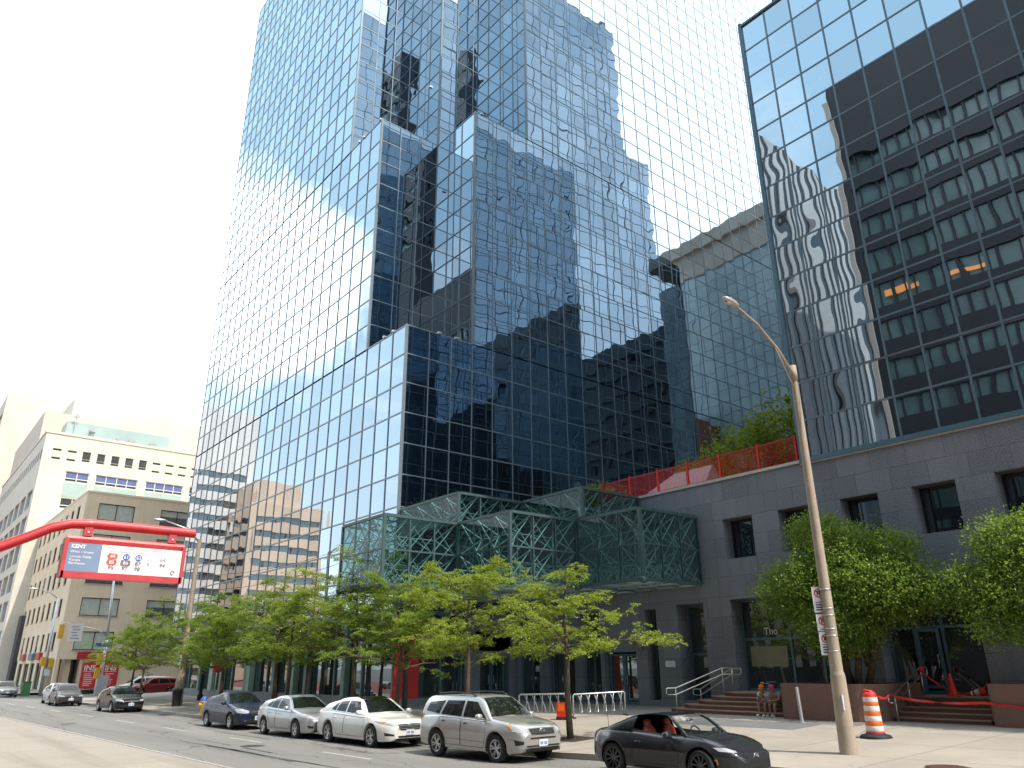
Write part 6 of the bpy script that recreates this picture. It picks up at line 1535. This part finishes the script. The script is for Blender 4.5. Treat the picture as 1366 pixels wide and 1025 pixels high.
# smooth curve through the visible part
pth=[(SX,-1.2,road_z(SX)-.02),(SX,-1.2,1.4),(SX,-1.05,2.1),(SX,-.6,2.62),(SX,0.,2.93),(SX,.45,3.09),(SX,.75,3.215),(SX,.95,3.325),(SX,1.10,3.415),(SX,1.25,3.465),(SX,1.45,3.482),(SX,1.9,3.484),(SX,2.36,3.484)]
m=MB();m.tube(pth,.045,14);m.build('curved_post',MAT['red'],bs,smooth=True,angle=50)
for y in (1.40,2.15): m=MB();m.box(SX-.03,SX+.03,y-.035,y+.035,3.365,3.45);hg=m.build('hanger',MAT['red'],bs);m=MB();m.lathe([(.010,0),(.010,.008),(0,.009)],6,(SX+.03,y,3.40),axis='x');m.build('bolt',MAT['steel'],hg)
ya,yb_=1.235,2.275;z0,z1=2.985,3.365
fr_=MB();fr_.box(SX-.07,SX+.05,ya,yb_,z0,z0+.055);fr_.tube([(SX-.0,ya,z1-.035),(SX-.0,yb_,z1-.035)],.036,10);fr_.box(SX-.07,SX+.05,ya-.012,ya+.02,z0,z1-.03);fr_.box(SX-.07,SX+.05,yb_-.02,yb_+.012,z0,z1-.03);fr_.build('sign_frame',MAT['red'],bs)
fx=SX+.045
fc=MB();fc.box(SX-.05,fx,ya+.02,yb_-.02,z0+.055,z1-.07);fc.build('sign_face',M('sign_white',(.80,.80,.80),.35),bs)
bl=MB();bl.box(fx,fx+.002,ya+.02,ya+.30,z0+.055,z1-.07);blo=bl.build('name_panel',MAT['slate'],bs)
def tx(body,y,z,s,mat,parent=bs,bold=0.,sx=1.): return text_mesh('lettering',body,s,mat,frameM((fx+.004,y,z),(0,1,0),(0,0,1)),parent,bold=bold,sx=sx)
WH=M('letter_white',(.85,.86,.88),.5);GY=M('letter_grey',(.16,.15,.15),.6);LG=M('letter_pale_grey',(.42,.42,.44),.6);BLU=M('badge_blue',(.05,.16,.50),.5);RDB=M('badge_red',(.62,.10,.05),.5);PB=M('letter_pale_blue',(.55,.65,.85),.6);DG=M('badge_grey',(.20,.17,.18),.6)
tx('KENT',ya+.045,z1-.118,.047,WH,blo,.0012);tx('West / Ouest',ya+.045,z1-.160,.031,WH,blo,sx=1.1)
for k,b_ in enumerate(('Lincoln Fields','Kanata','Barrhaven')): tx(b_,ya+.045,z1-.203-.030*k,.030,WH,blo,sx=1.1)
tx("LeBreton • Tunney's • Pasture • Gateway",ya+.325,z1-.098,.029,LG,sx=1.08);tx('Preston • Holland • Carling',ya+.325,z1-.130,.029,LG,sx=1.08)
def badge(kind,cy,cz,mat):
    m=MB()
    if kind=='o': m.poly([(fx+.003,cy+.030*math.cos(2*math.pi*k/20),cz+.030*math.sin(2*math.pi*k/20)) for k in range(20)])
    elif kind=='hex': m.poly([(fx+.003,cy+a,cz+b) for a,b in ((-.046,0),(-.034,-.025),(.034,-.025),(.046,0),(.034,.025),(-.034,.025))])
    else: m.poly([(fx+.003,cy+a,cz+b) for a,b in ((-.042,-.025),(.042,-.025),(.042,.025),(-.042,.025))])
    return m.build('route_badge',mat,bs)
cols=[ya+.40,ya+.52,ya+.63,ya+.735,ya+.85];r1,r2,r3=z1-.168,z1-.222,z1-.27
for body,cx_,cz_,kind,bm,tm in (('44',cols[0],r1,'hex',RDB,WH),('61',cols[1],r1,'o',BLU,WH),('62',cols[2],r1,'o',BLU,WH),('63',cols[3],r1,None,None,PB),('64',cols[4],r1,None,None,LG),('85',cols[0],r2,'hex',RDB,WH),('86',cols[1],r2,'sq',DG,WH),('87',cols[2],r2,None,None,GY),('91',cols[3],r2,None,None,LG),('94',cols[4],r2,None,None,GY),('95',cols[0],r3,None,None,GY),('97',cols[1],r3,None,None,GY),('98',cols[2],r3,None,None,GY)):
    par=badge(kind,cx_,cz_,bm) if kind else bs
    sz=.045 if kind else .052
    text_mesh('route_number',body,sz,tm,frameM((fx+.0055,cx_,cz_-sz*.35),(0,1,0),(0,0,1)),par,'CENTER',bold=.0006)
m=MB();ci=(yb_-.085,z0+.095);m.tube([(fx+.004,ci[0]+.017*math.cos(2*math.pi*k/16),ci[1]+.017*math.sin(2*math.pi*k/16)) for k in range(14)],.004,5);m.build('logo',GY,bs)
# ------------------------------------------------------------------ terrace fence and tent
tf_=thing('construction_fence','red plastic mesh fence on red posts along the terrace edge','fence',(-22,29.6,10.2))
fy=29.65
for k,x in enumerate((-28.6,-26.6,-24.7,-22.8,-20.9,-18.8,-16.9)):
    m=MB();m.box(x-.05,x+.05,fy-.05,fy+.05,10.15,11.62);m.build('post',MAT['redplas'],tf_)
m=MB()
for z in (10.35,11.52): m.box(-28.6,-16.5,fy-.025,fy+.025,z-.03,z+.03)
m.build('rail',MAT['red'],tf_)
m=MB()
x=-28.6
while x<-16.5:
    m.box(x,x+.010,fy-.012,fy+.004,10.32,11.5);x+=.085
z=10.42
while z<11.5:
    m.box(-28.6,-16.5,fy-.004,fy+.012,z,z+.010);z+=.085
m.build('mesh',M('red_mesh',(.70,.035,.03),.5,0,.1),tf_)
tn=thing('tarp_tent','pale pink ridge tent seen through the red terrace fence','tent',(-24.2,31.2,10.1))
m=MB();a,b,c,d=-26.2,-22.4,30.5,32.4
m.quad((a,c,10.75),(b,c,10.75),(b-.2,(c+d)/2,11.75),(a+1.2,(c+d)/2,11.75));m.quad((a,d,10.75),(a+1.2,(c+d)/2,11.75),(b-.2,(c+d)/2,11.75),(b,d,10.75));m.poly([(a,c,10.75),(a+1.2,(c+d)/2,11.75),(a,d,10.75)]);m.poly([(b,c,10.75),(b,d,10.75),(b-.2,(c+d)/2,11.75)]);m.build('roof',M('tarp',(.62,.45,.44),.7,0,.08),tn)
m=MB();m.quad((a,c,10.1),(b,c,10.1),(b,c,10.75),(a,c,10.75));m.quad((b,c,10.1),(b,d,10.1),(b,d,10.75),(b,c,10.75));m.build('side_sheet',M('tarp_side',(.55,.42,.40),.7,0,.08),tn)
# ------------------------------------------------------------------ two people sitting on the wide steps
def skinned(name,nodes,edges,mat,parent,sub=1):
    """nodes: {key:((x,y,z),r)}; first key is the root"""
    keys=list(nodes);me=bpy.data.meshes.new(name);me.from_pydata([nodes[k][0] for k in keys],[(keys.index(a),keys.index(b)) for a,b in edges],[])
    o=bpy.data.objects.new(name,me);COL.objects.link(o);o.parent=parent
    sk=o.modifiers.new('skin','SKIN');sv=me.skin_vertices[0].data
    for i,k in enumerate(keys):
        r=nodes[k][1];r=r if isinstance(r,tuple) else (r,r);sv[i].radius=r;sv[i].use_root=(i==0)
    sb=o.modifiers.new('smooth','SUBSURF');sb.levels=sub;sb.render_levels=sub
    dg=bpy.context.evaluated_depsgraph_get();m2=bpy.data.meshes.new_from_object(o.evaluated_get(dg))
    o.modifiers.clear();o.data=m2;m2.materials.clear();m2.materials.append(mat)
    m2.polygons.foreach_set('use_smooth',[True]*len(m2.polygons));return o
def person(label,p,rz,skin,shirt,shorts,cap,hat_brim,variant):
    """local frame: sits facing -y, seat surface at z=0 under the pelvis, feet lower"""
    t_=thing('person',label,'person',p,rz)
    lx=variant
    N={};E=[]
    def n(k,pos,r): N[k]=(pos,r)
    n('pel',(0,0,.11),.125);n('wai',(0,-.03,.27),(.125,.105));n('che',(lx*.01,-.17,.42),(.155,.115));n('nec',(lx*.01,-.28,.53),.052);n('chin',(lx*.02,-.34,.57),.06);n('hd',(lx*.02,-.365,.645),(.078,.092));n('top',(lx*.02,-.355,.725),.06)
    E+=[('pel','wai'),('wai','che'),('che','nec'),('nec','chin'),('chin','hd'),('hd','top')]
    foot_z=-.30
    kn={1:(.13,-.44,.15),-1:(-.11,-.44,.15)}
    for s,q in ((1,'l'),(-1,'r')):
        k=kn[s]
        n('hip'+q,(s*.10,-.05,.10),.095);n('th'+q,(s*.115,-.25,.115),.082);n('kn'+q,k,.062);n('ca'+q,(k[0],-.445,-.03),.056);n('an'+q,(k[0],-.45,foot_z+.085),.037);n('to'+q,(k[0],-.60,foot_z+.035),.038)
        E+=[('pel','hip'+q),('hip'+q,'th'+q),('th'+q,'kn'+q),('kn'+q,'ca'+q),('ca'+q,'an'+q),('an'+q,'to'+q)]
        n('sh'+q,(s*.185,-.21,.465),.062);n('el'+q,(s*.22,-.30,.27),.045);n('wr'+q,(s*.07,-.48,.24),.03);n('pa'+q,(s*.035,-.535,.235),(.035,.02))
        E+=[('che','sh'+q),('sh'+q,'el'+q),('el'+q,'wr'+q),('wr'+q,'pa'+q)]
        for i,(dx,L) in enumerate(((-.03,.055),(-.012,.07),(.008,.066),(.026,.052))):
            b=(s*(.035)+dx*.9,-.565,.232);m_=(b[0]-s*.008,b[1]-L*.55,b[2]-.012);e=(m_[0]-s*.006,m_[1]-L*.35,m_[2]-.022)
            for j,pp in enumerate((b,m_,e)): n('f%s%d%d'%(q,i,j),pp,.0095-.001*j)
            E+=[('pa'+q,'f%s%d0'%(q,i)),('f%s%d0'%(q,i),'f%s%d1'%(q,i)),('f%s%d1'%(q,i),'f%s%d2'%(q,i))]
        n('t%s0'%q,(s*.035-s*.04,-.53,.25),.011);n('t%s1'%q,(s*.035-s*.05,-.56,.25),.009);E+=[('pa'+q,'t%s0'%q),('t%s0'%q,'t%s1'%q)]
    body=skinned('body',N,E,skin,t_)
    h=Vector(N['hd'][0])
    m=MB();m.blob((h.x,h.y-.092,h.z-.015),(.013,.02,.022),2,5,8);
    m.build('nose',skin,body,smooth=True,world=False)
    for s in (-1,1):
        m=MB();m.blob((h.x+s*.082,h.y+.0,h.z-.01),(.012,.022,.032),2,5,8);m.build('ear',skin,body,smooth=True,world=False)
        m=MB();m.blob((h.x+s*.032,h.y-.085,h.z+.012),(.014,.009,.008),2,5,8);m.build('eye',MAT['ink'],body,smooth=True,world=False)
    m=MB();m.blob((h.x,h.y-.078,h.z-.058),(.026,.010,.007),2,5,8);m.build('mouth',M('lip',(.28,.10,.08),.6),body,smooth=True,world=False)
    # clothes follow the same skeleton, a little larger
    S={k:(N[k][0],(N[k][1][0]+.018,N[k][1][1]+.02) if isinstance(N[k][1],tuple) else N[k][1]+.018) for k in ('pel','wai','che','shl','shr')}
    S['nk']=(tuple(Vector(N['che'][0]).lerp(Vector(N['nec'][0]),.72)),.085)
    SE=[('pel','wai'),('wai','che'),('che','shl'),('che','shr'),('che','nk')]
    for q in 'lr':
        a,b=Vector(N['sh'+q][0]),Vector(N['el'+q][0]);S['sl'+q]=(tuple(a.lerp(b,.62)),.07);SE.append(('sh'+q,'sl'+q))
    skinned('shirt',S,SE,shirt,t_)
    T={'pel':(N['pel'][0],.142)};TE=[]
    for q in 'lr':
        T['hip'+q]=(N['hip'+q][0],.112);T['th'+q]=(N['th'+q][0],.102);a,b=Vector(N['th'+q][0]),Vector(N['kn'+q][0]);T['e'+q]=(tuple(a.lerp(b,.75)),.092)
        TE+=[('pel','hip'+q),('hip'+q,'th'+q),('th'+q,'e'+q)]
    skinned('shorts',T,TE,shorts,t_)
    for q in 'lr':
        k=N['to'+q][0];m=MB();m.blob((k[0],k[1]+.085,k[2]+.012),(.052,.145,.048),2.8,7,12);m.build('shoe',MAT['white'],t_,smooth=True,world=False)
    # cap: dome plus brim, tipped with the bowed head
    m=MB();m.blob((0,0,0),(.092,.108,.085),2.2,8,14);
    if hat_brim: m.blob((0,-.145,-.035),(.072,.075,.010),2.4,5,12)
    m.xf(Matrix.Translation((h.x,h.y+.012,h.z+.062))@Matrix.Rotation(R(14),4,'X'));m.build('cap',cap,t_,smooth=True,world=False)
    return t_
SK2=M('skin_tan',(.40,.22,.15),.6,0,.08)
person('seated person in a white shirt and orange cap, head bowed over a phone',(-17.55,26.30,.756),R(4),MAT['skin'],M('white_shirt',(.72,.72,.74),.8,0,.06,9),M('khaki_shorts',(.30,.27,.22),.85,0,.1,8),M('orange_cap',(.70,.17,.02),.7),True,1)
person('seated person in a grey top and pink cap, leaning toward the other',(-16.98,26.30,.756),R(-14),SK2,M('grey_top',(.30,.31,.34),.85,0,.08,9),M('brown_shorts',(.20,.10,.07),.85,0,.1,8),M('pink_cap',(.50,.06,.14),.7),True,-1)
m=MB();m.box(-.036,.036,-.006,.006,-.07,.07);m.xf(Matrix.Translation((-17.52,25.70,1.01))@Matrix.Rotation(R(-50),4,'X'));o=m.build('phone',MAT['ink']);tag(o,'black phone held by the person in the orange cap','phone')
